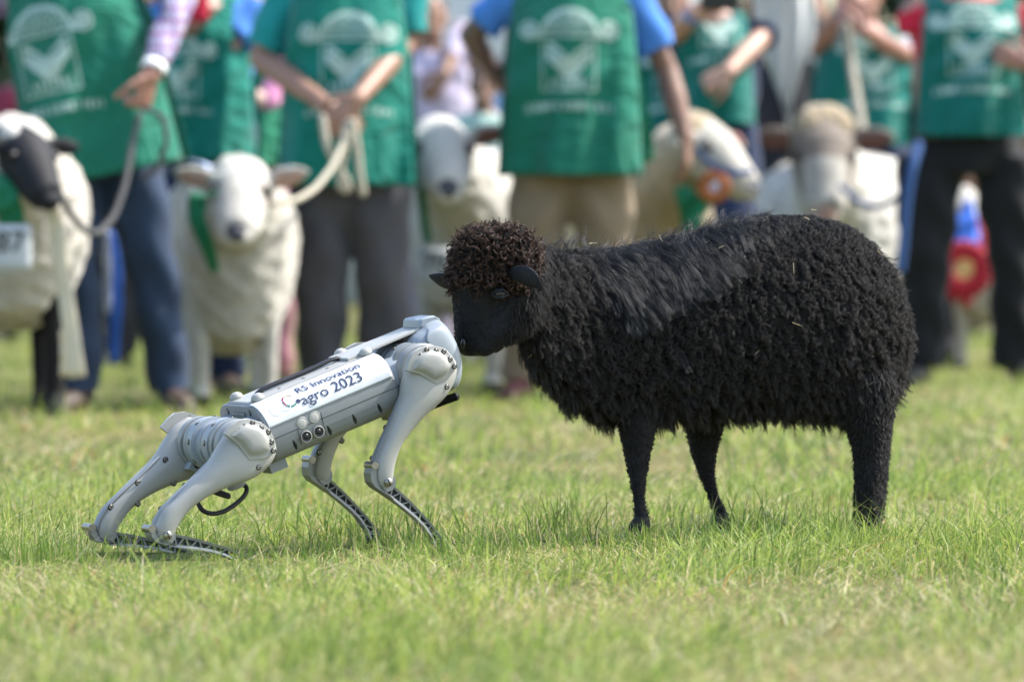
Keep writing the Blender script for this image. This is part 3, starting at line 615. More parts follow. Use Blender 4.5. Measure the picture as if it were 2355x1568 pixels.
    for sg in (-1, 1):
        e = MB(); e.ell(hp + hd * .088 * k + side * sg * .078 * k + dors * .044 * k, (.018 * k, .018 * k, .018 * k)); e.build('eye', M['eye'], root)
    finish(me, 'fleece', M[wool], root)
    if top:
        m_ = MB(); m_.ell(hp - hd * .01 * k + dors * .045 * k, (.088 * k, .082 * k, .044 * k), np.array([side, hd, dors]).T); t2, _ = remesh(m_, .010, smooth=1, disp=lump); finish(t2, 'head_wool', M[top], root)
    return root

def rope(name, label, pts, r, m_, cat='rope', Yb=None):
    P = np.array(pts, float); t = np.linspace(0, len(P) - 1, 8 * len(P)); C = np.array([[np.interp(q, range(len(P)), P[:, i]) for i in range(3)] for q in t])
    for _ in range(8): C[1:-1] = (C[:-2] + 2 * C[1:-1] + C[2:]) / 4
    set_base(C[0]); b = MB(); b.tube(C, r, seg=8); o = b.build(name, m_); o.location = C[0]
    return tag(o, label, cat)
rope_dark = mat('dark_grey_rope', (.06, .062, .065), .8, var=.3, vscale=90, bump=.6, bscale=200)
rope_cream = mat('cream_cotton_rope', (.42, .39, .31), .85, var=.15, vscale=90, bump=.6, bscale=200)
rope_blue = mat('blue_nylon_lead', (.015, .07, .22), .7, var=.2, vscale=90, bump=.4, bscale=200)
rope_grey = mat('grey_brown_rope', (.25, .23, .18), .85, var=.2, vscale=90, bump=.4, bscale=200)
sat_blue = cloth('royal_blue_satin', (.05, .16, .62), rough=.45, var=.1)
sat_white = cloth('white_blue_satin', (.48, .55, .75), rough=.45, var=.08)
sat_green = cloth('green_ribbon', (.01, .16, .075), rough=.6, var=.15)
sat_cream = cloth('cream_ribbon', (.66, .60, .48), rough=.6, var=.08)
sat_orange = cloth('orange_satin', (.38, .13, .045), rough=.6, var=.1)
sat_red = cloth('red_satin', (.36, .015, .03), rough=.6, var=.1)
sat_gold = cloth('gold_satin', (.66, .47, .20), rough=.5, var=.1)
paleblue = cloth('pale_blue_pad_cloth', (.42, .52, .74), var=.08)
tagwhite = mat('white_number_card', (.46, .48, .50), .6, var=.04)
tagink = mat('black_card_ink', (.02, .02, .022), .6, var=.05)
EMB = .004
def text_mesh(body, size=1.0):
    c = bpy.data.curves.new('t', 'FONT'); c.body = body; c.size = size; c.resolution_u = 4; c.offset = EMB
    o = bpy.data.objects.new('t', c); COL.objects.link(o); dg = bpy.context.evaluated_depsgraph_get(); dg.update()
    me = bpy.data.meshes.new_from_object(o.evaluated_get(dg)); bpy.data.objects.remove(o)
    bm = bmesh.new(); bm.from_mesh(me); bmesh.ops.triangulate(bm, faces=bm.faces); bmesh.ops.subdivide_edges(bm, edges=[e for e in bm.edges if e.calc_length() > .18], cuts=3, use_grid_fill=True); bmesh.ops.triangulate(bm, faces=bm.faces)
    v = np.array([x.co[:2] for x in bm.verts]); f = [tuple(q.index for q in x.verts) for x in bm.faces]; bm.free(); bpy.data.meshes.remove(me)
    return v, f
def card(label, dx, dy, Y, w, h, body, roll=0.0):
    p = at(dx, dy, Y); set_base(p); b = MB(); b.sheet([[p + (u * w / 2, -.012 * (1 - u * u), v * h / 2) for v in np.linspace(-1, 1, 6)] for u in np.linspace(-1, 1, 8)], .003)
    root = b.build('number_card', tagwhite); root.location = p; tag(root, label, 'number card')
    v, f = text_mesh(body); v = v - (v.min(0) + v.max(0)) / 2; v = v / (v[:, 1].max() * 2) * h * .46
    b = MB(); b.add([p + (x, -.0165 - .012 * (1 - (2 * x / w) ** 2) + .012 - .0125 + .012, y + h * .14) for x, y in v], f); b.build('number', tagink, root, smooth=False)
    return root

# black-faced ram at the left edge
S1 = at(40, 557, 18.15); h1 = at(44, 342, 17.78)
sheep('black-faced white ram cut by the left edge, white wool cap, black legs', (S1[0], 18.05), R(-82), 1.12, 'wool_cream', 'face_black', 'legs_black', h1, (.42, -.62, -.66), top='wool_bright', ear='face_black', nose='face_black', ear_dir=(1, .0), hs=.84)
set_base((0, 0, 0))
p = [at(-60, 500, 17.72), at(-5, 470, 17.68), at(30, 430, 17.66), at(52, 395, 17.7)]
set_base((0, 0, 0)); b = MB(); ribbon(b, [at(-40, 385, 17.74), at(5, 430, 17.66), at(20, 480, 17.66), at(30, 520, 17.70)], .085, (1, 0, 0), wave=.006); o = b.build('show_sash', sat_green); tag(o, 'green sash hung on the chest of the black-faced ram', 'sash')
card('white number card 87 on the chest of the black-faced ram', 25, 570, 17.64, .13, .145, '87')
set_base((0, 0, 0)); b = MB(); ribbon(b, [at(120, 470, 17.78), at(140, 600, 17.80), at(160, 740, 17.82), at(178, 868, 17.85)], [.045, .05, .05, .055], (1, 0, .1), wave=.004); o = b.build('ribbon', sat_cream); tag(o, 'cream ribbon hanging beside the black-faced ram to its hooves', 'ribbon')
set_base((0, 0, 0)); b = MB(); ribbon(b, [at(150, 760, 17.9), at(152, 820, 17.9), at(150, 865, 17.92)], .035, (1, 0, .1), wave=.004); o = b.build('ribbon', sat_cream); tag(o, 'short cream ribbon end behind the long one beside the ram', 'ribbon')
rope('lead_rope', 'dark lead rope sagging from the wristbanded hand to the black-faced ram', [at(322, 262, 18.38), at(305, 330, 18.3), at(290, 420, 18.2), at(262, 500, 18.1), at(225, 540, 18.0), at(190, 528, 17.9), at(155, 480, 17.75), at(128, 425, 17.62)], .011, rope_dark)
rope('lead_rope', 'dark loop of rope end hanging below the wristbanded hand', [at(330, 250, 18.36), at(375, 265, 18.3), at(385, 330, 18.3), at(360, 390, 18.3), at(330, 410, 18.32)], .009, rope_dark)
set_base((0, 0, 0)); b = MB(); ribbon(b, [at(255, 530, 19.0), at(262, 600, 19.0), at(266, 700, 19.0), at(262, 835, 19.02)], [.02, .055, .05, .03], (1, 0, 0), wave=.004); o = b.build('ribbon', sat_blue); tag(o, 'royal blue ribbon hanging between the legs of the jeans', 'ribbon')
set_base((0, 0, 0)); b = MB(); ribbon(b, [at(246, 530, 18.97), at(247, 610, 18.97), at(248, 720, 18.97)], [.015, .03, .025], (1, 0, 0), wave=.003); o = b.build('ribbon', sat_white); tag(o, 'pale blue-white ribbon overlapping the royal blue one', 'ribbon')

# white ewe facing the lens
S2 = at(545, 557, 19.3); h2 = at(558, 434, 18.98)
sheep('white ewe facing the camera with green halter, between jeans and grey trousers', (S2[0], 19.2), R(-84), 1.0, 'wool_cream', 'face_white', 'face_white', h2, (-.03, -.84, -.54), ear='pink', ear_dir=(1, .30), hs=1.12, deep=.17)
set_base((0, 0, 0))
set_base((0, 0, 0)); b = MB(); ribbon(b, [at(500, 440, 18.86), at(455, 455, 18.84), at(450, 500, 18.84), at(475, 560, 18.86), at(495, 625, 18.93)], [.05, .07, .055, .05, .03], (1, 0, .3), wave=.004); o = b.build('halter', sat_green); tag(o, 'green ribbon halter looped at the neck of the white ewe', 'halter')
set_base((0, 0, 0)); b = MB(); c = at(430, 380, 19.5); b.sheet([[c + (.085 * u, .25 * v, .045 * math.sqrt(max(0, 1 - (u * .95) ** 2)) - .03) for v in np.linspace(-1, 1, 6)] for u in np.linspace(-1, 1, 12)], .006); o = b.build('saddle_pad', paleblue); tag(o, 'pale blue cloth pad lying on the back of the white ewe', 'cloth pad')
rope('lead_rope', 'cream lead rope curving from the crossed hands to the white ewe', [at(795, 285, 19.62), at(790, 330, 19.55), at(765, 385, 19.4), at(725, 435, 19.2), at(680, 462, 19.0), at(632, 468, 18.86)], .0115, rope_cream)
rope('rope_loop', 'cream loop of rope hanging below the crossed hands', [at(742, 272, 19.6), at(750, 330, 19.58), at(775, 380, 19.58), at(800, 420, 19.58), at(800, 440, 19.58), at(782, 430, 19.58), at(785, 380, 19.58), at(800, 320, 19.58), at(805, 280, 19.6)], .013, rope_cream)
rope('rope_end', 'frayed cream rope end hanging beside the rope loop', [at(812, 280, 19.56), at(822, 340, 19.55), at(828, 400, 19.55), at(835, 445, 19.56)], .013, rope_cream)

# white ewe beside the central apron
S3 = at(1050, 557, 20.7); h3 = at(1012, 338, 20.36)
sheep('white ewe with number card standing left of the central khaki trousers', (S3[0], 20.75), R(-118), 1.10, 'wool_bright', 'wool_bright', 'face_white', h3, (.10, -.84, -.54), ear='earbrown', ear_dir=(1, .30), hs=1.08)
card('white number card 70 on the chest of the ewe left of the khaki trousers', 1000, 612, 20.38, .125, .13, '70')
set_base((0, 0, 0))
set_base((0, 0, 0)); b = MB(); ribbon(b, [at(972, 400, 20.3), at(968, 440, 20.28), at(975, 500, 20.3), at(985, 560, 20.38)], .03, (1, 0, .3)); o = b.build('halter', sat_green); tag(o, 'thin green halter on the ewe with card 70', 'halter')
set_base((0, 0, 0)); b = MB(); ribbon(b, [at(1308, 448, 20.7), at(1308, 480, 20.72), at(1318, 520, 20.72), at(1325, 570, 20.72)], [.03, .045, .07, .10], (1, 0, 0), wave=.006); o = b.build('ribbon', sat_cream); tag(o, 'pale ribbon hanging between the khaki trouser legs', 'ribbon')

# tan sheep in profile with rosette
S4 = at(1540, 557, 20.95); h4 = at(1605, 325, 20.72)
sheep('tan woolled sheep with head turned right, orange rosette at its neck', (S4[0], 21.0), R(-60), 1.12, 'wool_tan', 'wool_cream', 'face_white', h4, (.62, -.46, -.62), top='wool_tan', ear='earbrown', ear_dir=(.9, -.1), hs=.98)
def rosette(label, dx, dy, Y, r, mo, mi, tails):
    p = at(dx, dy, Y); set_base(p); root = thing('rosette', label, 'rosette', p)
    b = MB(); th = np.linspace(0, 2 * math.pi, 73)
    b.sheet([[p + (math.cos(a) * q * r, -.02 + .008 * math.sin(a * 18) * (q > .6) - .01 * (1 - q), math.sin(a) * q * r) for q in (.35, .6, .8, 1)] for a in th], .002); b.build('pleated_ring', mo, root)
    b = MB(); b.lathe([(r * .45, -.03), (r * .45, .0), (r * .3, .008)], p + (0, -.005, 0), (0, -1, 0), 24); b.build('centre', mi, root)
    for k, (tx, L_, m_) in enumerate(tails):
        b = MB(); ribbon(b, [p + (tx * .3, .0, -r * .4), p + (tx * .7, .004, -r - L_ * .4), p + (tx, .0, -r - L_)], .045, (1, 0, 0), wave=.004); b.build('tail', m_, root)
rosette('orange rosette with white centre below the tan sheep chin', 1642, 430, 20.55, .060, sat_orange, sat_white, ((-.08, .08, sat_green), (.03, .09, navy)))
set_base((0, 0, 0))
set_base((0, 0, 0)); b = MB(); ribbon(b, [at(1565, 430, 20.6), at(1582, 460, 20.58), at(1590, 500, 20.6), at(1592, 540, 20.6)], [.06, .08, .08, .07], (1, 0, 0), wave=.006); o = b.build('show_sash', sat_green); tag(o, 'green sash below the hanging hand, on the tan sheep', 'sash')
set_base((0, 0, 0)); b = MB(); ribbon(b, [at(1600, 345, 20.58), at(1640, 385, 20.5), at(1690, 400, 20.48), at(1730, 395, 20.5)], .022, (0, 0, 1)); o = b.build('halter', rope_blue); tag(o, 'blue noseband halter on the tan sheep', 'halter')
S5 = at(1770, 557, 24.7)
sheep('bright white sheep mostly hidden behind the tan sheep muzzle', (S5[0], 25.3), R(100), 1.12, 'wool_bright', 'face_white', 'face_white', at(1750, 500, 25.7), (-.1, .6, -.8), ear='pink', ear_dir=(1, .0))
b = MB(); c = at(1778, 335, 24.5); set_base(c); b.sheet([[c + (.09 * u, .09 * v, .05 * math.sqrt(max(0, 1 - (u * .9) ** 2)) + .02 * math.sin(v * 4)) for v in np.linspace(-1, 1, 8)] for u in np.linspace(-1, 1, 12)], .008); o = b.build('folded_cloth', cloth('rust_orange_cloth', (.42, .13, .045))); o.location = c; tag(o, 'rust orange folded cloth lying on the white sheep back', 'cloth')
# white sheep with tan crown
S6 = at(1925, 557, 23.7); h6 = at(1892, 322, 23.2)
sheep('sheep facing the camera with tan crown, brown ears and white muzzle', (S6[0] - .02, 23.75), R(-112), 1.14, 'wool_bright', 'face_grey', 'face_white', h6, (.0, -.56, -.83), top='wool_tan', ear='earbrown', ear_dir=(1, .12), muzzle='face_white', nose='pink', hs=1.25)
rope('lead_rope', 'blue halter rope drooping from the tan-crowned sheep to the red-sleeved arm', [at(1935, 430, 22.95), at(1975, 468, 22.95), at(2020, 478, 22.95), at(2065, 455, 22.7), at(2100, 400, 22.2), at(2115, 345, 22.4)], .012, rope_blue)
rope('lead_rope', 'loose blue lead end hanging along the black trousers', [at(2112, 335, 22.25), at(2098, 380, 22.2), at(2085, 460, 22.2), at(2078, 540, 22.2), at(2070, 620, 22.2)], .020, rope_blue)
rope('lead_rope', 'grey rope hanging down the teal apron to the tan-crowned sheep', [at(1945, 60, 23.9), at(1958, 150, 23.9), at(1972, 230, 23.6), at(1985, 310, 23.2)], .020, rope_grey)
# cream sheep with rosette behind the black trousers
S7 = at(2195, 557, 25.2)
sheep('cream sheep seen between the black trouser legs, red and blue rosette', (S7[0] + .1, 25.0), R(-110), .80, 'wool_cream', 'face_white', 'face_white', at(2215, 470, 24.8), (.1, -.6, -.8), ear='pink')
rosette('red, blue and gold show rosette hanging between the black trouser legs', 2215, 620, 24.3, .125, sat_red, sat_gold, ((.02, .03, sat_red), (-.06, .0, sat_red)))
set_base((0, 0, 0))
set_base((0, 0, 0)); b = MB(); ribbon(b, [at(2228, 460, 24.4), at(2222, 520, 24.36), at(2215, 590, 24.33)], [.03, .11, .15], (1, 0, 0), wave=.01); o = b.build('ribbon', sat_blue); tag(o, 'royal blue ribbon above the red rosette', 'ribbon')
set_base((0, 0, 0)); b = MB(); ribbon(b, [at(2245, 500, 24.4), at(2250, 560, 24.36), at(2240, 620, 24.33)], [.03, .07, .09], (1, 0, 0), wave=.006); o = b.build('ribbon', sat_red); tag(o, 'red ribbon at the right of the blue ribbon and rosette', 'ribbon')
set_base((0, 0, 0)); b = MB(); ribbon(b, [at(2185, 560, 24.3), at(2180, 610, 24.28), at(2172, 650, 24.28)], [.03, .06, .05], (1, 0, 0), wave=.006); o = b.build('ribbon', cloth('violet_satin', (.16, .10, .42))); tag(o, 'violet ribbon at the left of the rosette', 'ribbon')

# hanging white cloth, bottle, phone
c = at(1770, 0, 23.0); set_base(c); b = MB(); g = []
for i, u in enumerate(np.linspace(-1, 1, 26)):
    row = []
    for v in np.linspace(0, 1, 24):
        z = .22 - v * (.76 - .10 * u * u); wd = .095 + .03 * math.sin(min(v, .75) * 4) - .095 * max(0, v - .6) / .4
        row.append(c + (u * wd + .10 * v + .02 * math.sin(v * 5), .05 * math.sin(u * 8 + v * 3) * (1 - v * .3), z))
    g.append(row)
b.sheet(g, .003); o = b.build('hanging_cloth', mat('white_cloth', (.74, .75, .74), .8, var=.04, transl=.45, bump=.3, bscale=12)); o.location = c; tag(o, 'white cloth hanging to a point beside the dark grey trousers', 'cloth')
M['plastic_clear'] = mat('clear_bottle_plastic', (.78, .80, .84), .12, var=.03); M['plastic_clear'].node_tree.nodes['Principled BSDF'].inputs['Transmission Weight'].default_value = .75
p = at(490, 205, 22.1); set_base(p); bt = thing('water_bottle', 'clear water bottle with violet cap held beside the pink sleeve', 'bottle', p)
b = MB(); b.lathe([(.028, -.04), (.033, -.035), (.033, .02), (.030, .03), (.033, .04), (.033, .07), (.014, .10), (.013, .115)], p, (.1, 0, 1), 20); b.build('bottle_body', M['plastic_clear'], bt)
b = MB(); b.lathe([(.0155, .113), (.0165, .118), (.0165, .133), (.015, .137)], p, (.1, 0, 1), 20); b.build('bottle_cap', cloth('violet_cap', (.16, .15, .5), rough=.4), bt)
p = at(1655, 3, 22.48); set_base(p); b = MB(); b.ell(p, (.075, .006, .038), exp=6, nu=24); ph = b.build('mobile_phone', M['socket'], auto=40); ph.location = p; tag(ph, 'dark mobile phone held in the hand with the blue wristband', 'phone')

# ------------------------------------------------------------------ the robot dog
ROBO = dict(psi=R(25), phi=R(20.5))
cp, sp, cy, sy = math.cos(ROBO['phi']), math.sin(ROBO['phi']), math.cos(ROBO['psi']), math.sin(ROBO['psi'])
EX = np.array([cp * cy, cp * sy, sp]); EY = np.array([-sy, cy, 0]); EZ = np.cross(EX, EY); RO = at(718, 934, 10.25); RM = np.array([EX, EY, EZ])
def rp(dx, dy, y):
    """photo position to the robot's own x, z on the plane at the robot's own y"""
    r = ray(dx, dy); C = np.array([0, 0, CAM_H]); t = (y - (C - RO) @ EY) / (r @ EY); q = RM @ (C + r * t - RO); return np.array([q[0], q[2]])
c1 = lambda x, y: (482 + x / 3.856, 707.9 + y / 3.856)
c2 = lambda x, y: (180.7 + x / 4.164, 933.9 + y / 4.164)
c3 = lambda x, y: (677.8 + x / 5.205, 979 + y / 5.205)
set_base((0, 0, 0))
robot = thing('robot_dog', 'silver grey four-legged robot dog with white lettered label, nose to the black sheep', 'robot', tuple(RO))
robot.matrix_world = Matrix([[EX[0], EY[0], EZ[0], RO[0]], [EX[1], EY[1], EZ[1], RO[1]], [EX[2], EY[2], EZ[2], RO[2]], [0, 0, 0, 1]])
HALF = [(0, .055), (.03, .0555), (.06, .055), (.075, .0525), (.086, .0477), (.096, .040), (.102, .031), (.1055, .022), (.107, .012), (.107, -.010), (.1045, -.024), (.100, -.035), (.093, -.044), (.085, -.050), (.068, -.0555), (.05, -.058), (0, -.058)]
def section(x, k=1.0, dz=0.0):
    a = [(-y, z) for y, z in HALF]; b_ = [(y, z) for y, z in HALF[-2:0:-1]]
    return [(x, y * k, z * k + dz) for y, z in a + b_]
XR, XF = -.137, .127
tr = MB(); tr.rings([section(XR, .965), section(XR + .004, .995), section(XR + .008), section(XF - .008), section(XF - .004, .995), section(XF, .965)])
trunk = tr.build('trunk', M['paint_dark'], robot, auto=28)
# teardrop recesses cut into the near side
cut = MB()
for cx_, cy_ in ((770, 1215), (1075, 1088), (1298, 988), (1520, 890)):
    q = rp(*c1(cx_, cy_), -.105); pr = []
    for a in np.linspace(0, 2 * math.pi, 20, endpoint=False):
        w = .0046 * math.sin(a) * (1 if math.cos(a) < 0 else (1 - .55 * math.cos(a))); pr.append((q[0] + w + math.cos(a) * .0125 * (-.33), q[1] + math.cos(a) * .0125))
    cut.rings([[(x, -.118, z) for x, z in pr], [(q[0] + (x - q[0]) * .6, -.082, q[1] + (z - q[1]) * .8) for x, z in pr]])
co_ = cut.build('cutter', M['paint_dark'], robot)
bm_ = trunk.modifiers.new('b', 'BOOLEAN'); bm_.object = co_; bm_.operation = 'DIFFERENCE'; bm_.solver = 'EXACT'
dg = bpy.context.evaluated_depsgraph_get(); dg.update(); nm = bpy.data.meshes.new_from_object(trunk.evaluated_get(dg)); trunk.modifiers.clear(); trunk.data = nm; nm.name = 'trunk'
nm.polygons.foreach_set('use_smooth', [True] * len(nm.polygons)); nm.set_sharp_from_angle(angle=R(28)); bpy.data.objects.remove(co_)
# top panel, panel seam strip, belly lugs
b = MB(); b.prism([(XR + .006, -.052), (XF - .02, -.052), (XF - .02, .052), (XR + .006, .052)], lambda x, y, h: (x, y, h), .053, .0585, .003); b.build('top_panel', M['paint'], robot, smooth=False)
b = MB(); b.prism([(XF - .05, -.046), (.236, -.036), (.236, .036), (XF - .05, .046)], lambda x, y, h: (x, y, h), .0585, .0635, .002); b.build('neck_plate', M['paint'], robot, smooth=False)
b = MB(); b.box((.213, -.0, .049), (.03, .066, .016)); b.build('neck_bracket', M['socket'], robot, smooth=False)
for q_, z_ in (((XR + .014, -.045, -.062), (.034, .04, .022)), ((XF - .012, -.05, -.060), (.018, .03, .014))):
    b = MB(); b.box(q_, z_); b.build('belly_lug', M['paint_dark'], robot, smooth=False)
# profile of the shoulder for label and lettering: arc length s from the top edge (-.06,.055)
PROF = np.array([(-.055, .0552), (-.06, .055), (-.075, .0525), (-.086, .0477), (-.096, .040), (-.102, .031), (-.1055, .022), (-.107, .012), (-.107, .004)])
SL = np.concatenate([[0], np.cumsum(np.linalg.norm(np.diff(PROF, axis=0), axis=1))]) - .005
def lab(x, s, off=.0):
    y = np.interp(s, SL, PROF[:, 0]); z = np.interp(s, SL, PROF[:, 1]); e = .002
    ty = np.interp(s + e, SL, PROF[:, 0]) - np.interp(s - e, SL, PROF[:, 0]); tz = np.interp(s + e, SL, PROF[:, 1]) - np.interp(s - e, SL, PROF[:, 1]); l_ = math.hypot(ty, tz)
    return (x, y + tz / l_ * off, z - ty / l_ * off)
b = MB(); b.sheet([[lab(x + .004 * (s / .07) * (1 if k == 0 else 0) , s, .0011 + .00018 * math.sin(x * 140 + s * 90)) for s in np.linspace(-.003, .070, 26)] for k, x in enumerate(np.linspace(XR + .001, XF - .004, 60))], .0006)
label_o = b.build('label', M['film'], robot)
def lettering(body, x0, x1, s_base, cap, name, k=None):
    v, f = text_mesh(body); v[:, 0] -= v[:, 0].min(); v[:, 0] *= (x1 - x0) / v[:, 0].max(); H_, _ = text_mesh('2'); v[:, 1] *= cap / H_[:, 1].max()
    b = MB(); b.add([lab(x0 + a, s_base - c, .0026) for a, c in v], f); return b.build(name, M['ink'], label_o, smooth=False)
lettering('RS Innovation', -.052, .078, .0305, .0158, 'lettering'); lettering('agro 2023', -.056, .068, .0560, .0188, 'lettering')
def arc(cx_, cs, r, w, a0, a1, m_, name):
    b = MB(); vs, fs = [], []; A = np.linspace(a0, a1, 28)
    for a in A:
        for rr in (r - w / 2, r + w / 2): vs.append(lab(cx_ + math.cos(a) * rr, cs - math.sin(a) * rr, .0024))
    for i in range(len(A) - 1): fs.append((2 * i, 2 * i + 1, 2 * i + 3, 2 * i + 2))
    b.add(vs, fs); return b.build(name, m_, label_o, smooth=False)
arc(-.0735, .037, .0128, .0028, R(40), R(120), M['ink_tan'], 'logo_arc'); arc(-.0735, .037, .0128, .0028, R(120), R(215), M['ink_maroon'], 'logo_arc'); arc(-.0735, .037, .0128, .0028, R(215), R(305), M['ink_green'], 'logo_arc')
arc(-.0608, .0455, .0021, .0042, 0, 2 * math.pi, M['ink'], 'logo_dot')
for k in range(2): arc(-.107 + k * .021, .045 - k * .002, .0095, .0016, R(20), R(330 + 30 * k), M['film'], 'embossed_ring')
# domes, handle
dome = MB(); dome.lathe([(.0125, 0), (.0125, .004), (.0105, .0085), (.006, .0115), (.002, .0125)], (0, 0, 0), (0, 0, 1), 20); dome_o = None
for x, y in ((XR + .022, .046), (XR + .024, -.050), (XF - .022, .050), (XF - .014, -.046)):
    if dome_o is None: dome_o = dome.build('dome_foot', M['paint'], robot); d_ = dome_o
    else: d_ = dome_o.copy(); COL.objects.link(d_); d_.parent = robot
    d_.location = (x, y, .0575)
hp_ = [rp(*c1(*q), 0.0) for q in ((412, 815), (425, 775), (470, 735), (560, 695), (700, 640), (850, 580), (980, 522), (1070, 478), (1130, 462), (1185, 470), (1218, 492))]
b = MB(); b.tube([(q[0], 0.0, q[1] + .003) for q in hp_], [(.0075, .0042)] * len(hp_), ref=(0, 1, 0), seg=12); b.build('carry_handle', M['rubber'], robot)
# ports on the near side
for (qx, qy), m_, nm_ in (((820, 1018), M['cap'], 'port_cap'), ((930, 968), M['cap'], 'port_cap'), ((858, 1140), M['socket'], 'socket'), ((968, 1097), M['socket'], 'socket')):
    q = rp(*c1(qx, qy), -.107); b = MB()
    b.lathe([(.0105, 0), (.0108, .0012), (.0096, .0016), (.0090, .0008)], (q[0], -.1068, q[1]), (0, -1, 0), 24, cap=False); ring_o = b.build('port_ring', M['paint'], robot)
    b = MB()
    if nm_ == 'socket': b.lathe([(.0092, 0), (.0092, .0016), (.0075, .0018), (.0060, .0006), (.0050, .0006), (.0046, .0022), (.002, .0022)], (q[0], -.1066, q[1]), (0, -1, 0), 24)
    else: b.lathe([(.0090, 0), (.0090, .0012), (.0082, .0016), (.002, .0017)], (q[0], -.1066, q[1]), (0, -1, 0), 24)
    b.build(nm_, m_, ring_o)
b = MB(); q0 = rp(*c1(785, 1090), -.107); q1 = rp(*c1(1035, 985), -.107)
for (xa, ya), (xb, yb) in (((780, 1080), (815, 1220)), ((985, 930), (1035, 1135)), ((562, 1166), (1690, 688))):
    A = rp(*c1(xa, ya), -.107); B = rp(*c1(xb, yb), -.107); d = nrm(np.append(B - A, 0))[:2]; n_ = np.array([-d[1], d[0]]) * .0005
    P4 = [A + n_, A - n_, B - n_, B + n_]; b.rings([[(p_[0], -.1073, p_[1]) for p_ in P4], [(p_[0], -.1078, p_[1]) for p_ in P4]])
b.build('panel_seam', M['socket'], robot, smooth=False)
# rear vent of hexagon cells and the rear screws
b = MB(); b.box((XR - .0005, .0, .026), (.003, .052, .030)); vent = b.build('vent_plate', M['socket'], robot, smooth=False)
b = MB()
for r_ in range(3):
    for k in range(5):
        y = -.022 + k * .011 + (r_ % 2) * .0055 - .0025; z = .0165 + r_ * .0095
        o_, i_ = [], []
        for a in range(6): o_.append((math.cos(R(60 * a + 30)) * .0062, math.sin(R(60 * a + 30)) * .0062)); i_.append((math.cos(R(60 * a + 30)) * .0043, math.sin(R(60 * a + 30)) * .0043))
        vs = [(XR - .0021, y + p_[0], z + p_[1]) for p_ in o_] + [(XR - .0021, y + p_[0], z + p_[1]) for p_ in i_] + [(XR - .0045, y + p_[0], z + p_[1]) for p_ in o_] + [(XR - .0045, y + p_[0], z + p_[1]) for p_ in i_]
        fs = []
        for a in range(6):
            c_ = (a + 1) % 6; fs += [(12 + a, 12 + c_, 18 + c_, 18 + a), (a, c_, 12 + c_, 12 + a), (6 + a, 6 + c_, 18 + c_, 18 + a)]
        b.add(vs, fs)
b.build('hexagon_grille', M['paint'], vent, smooth=False)
scr = MB(); scr.lathe([(.0036, 0), (.0036, .0012), (.0032, .0018), (.0019, .0018), (.0017, .0006), (.0002, .0005)], (0, 0, 0), (0, 0, 1), 14)
NS = len(scr.f); scr.mi = 1; scr.lathe([(.0056, 0), (.0056, .0007), (.0034, .0008)], (0, 0, 0), (0, 0, 1), 14); SCR_ME = None  # flat black collar paints in the shade of a sunk screw recess
def screw(pos, nrm_dir, parent, k=1.0, m_='screw'):
    global SCR_ME
    if SCR_ME is None:
        o = scr.build('screw', [M['screw'], M['socket']], parent); SCR_ME = o.data
    else: o = bpy.data.objects.new('screw', SCR_ME); COL.objects.link(o); o.parent = parent
    o.location = pos; o.rotation_euler = Vector(nrm_dir).to_track_quat('Z', 'Y').to_euler(); o.scale = (k, k, k); return o
for y, z in ((-.052, .042), (.052, .042), (-.082, .024), (.08, .02), (-.034, .008), (.034, .008), (-.012, .006)): screw((XR - .0003, y, z), (-1, 0, 0), robot)
for x in (-.06, -.01, .04, .09): screw((x, -.03, .0584), (0, 0, 1), robot, .7); screw((x, .035, .0584), (0, 0, 1), robot, .7)

# head module
side_p = [(.192, .046), (.216, .058), (.236, .062), (.243, .070), (.252, .074), (.268, .074), (.276, .068), (.283, .052), (.2885, .030), (.291, .004), (.289, -.022), (.282, -.046), (.268, -.066), (.252, -.070), (.236, -.060), (.222, -.034), (.206, -.012), (.196, .015)]
b = MB(); cxz = np.array(side_p).mean(0); L = []
for y, kx, kz in ((-.076, .55, .52), (-.074, .74, .70), (-.068, .88, .86), (-.055, .96, .95), (-.030, 1, 1), (0, 1.01, 1.01), (.030, 1, 1), (.055, .96, .95), (.068, .88, .86), (.074, .74, .70), (.076, .55, .52)):
    ring = []
    for x, z in side_p:
        zz = cxz[1] + (z - cxz[1]) * kz; xx = cxz[0] + (x - cxz[0]) * kx
        if x > .24: xx = x - (1 - kx) * .06 - .25 * y * y * 4
        if z > .06: zz = zz if abs(y) < .045 else min(zz, .058)
        ring.append((xx, y, zz))
    L.append(ring)
b.rings(L)
hm = b.build('head', M['blueplate'], robot); sm_ = hm.modifiers.new('s', 'SUBSURF'); sm_.levels = 1; sm_.render_levels = 1
dg = bpy.context.evaluated_depsgraph_get(); dg.update(); nm = bpy.data.meshes.new_from_object(hm.evaluated_get(dg)); hm.modifiers.clear(); hm.data = nm; nm.name = 'head'; nm.polygons.foreach_set('use_smooth', [True] * len(nm.polygons))
b = MB(); bp_ = [rp(*c1(*q), -.03) for q in ((1838, 175), (1845, 112), (1868, 92), (1985, 68), (2030, 92), (2058, 150), (2080, 215))]
b.rings([[(c_[0] + (x - c_[0]) * k, y, c_[1] + (z - c_[1]) * k) for x, z in bp_] for c_ in [np.mean(bp_, axis=0)] for y, k in ((-.040, .80), (-.036, .95), (-.03, 1), (.03, 1), (.036, .95), (.04, .8))]); b.build('sensor_block', M['blueplate'], hm, auto=40)
b = MB(); b.ell((.287, 0, .008), (.006, .045, .030)); b.build('face_screen', M['socket'], hm)
q = rp(*c1(1965, 215), -.06); b = MB(); b.ell((q[0], -.0605, q[1]), (.008, .003, .0022), np.array([[.8, 0, -.6], [0, 1, 0], [.6, 0, .8]])); b.build('head_slot', M['socket'], hm)

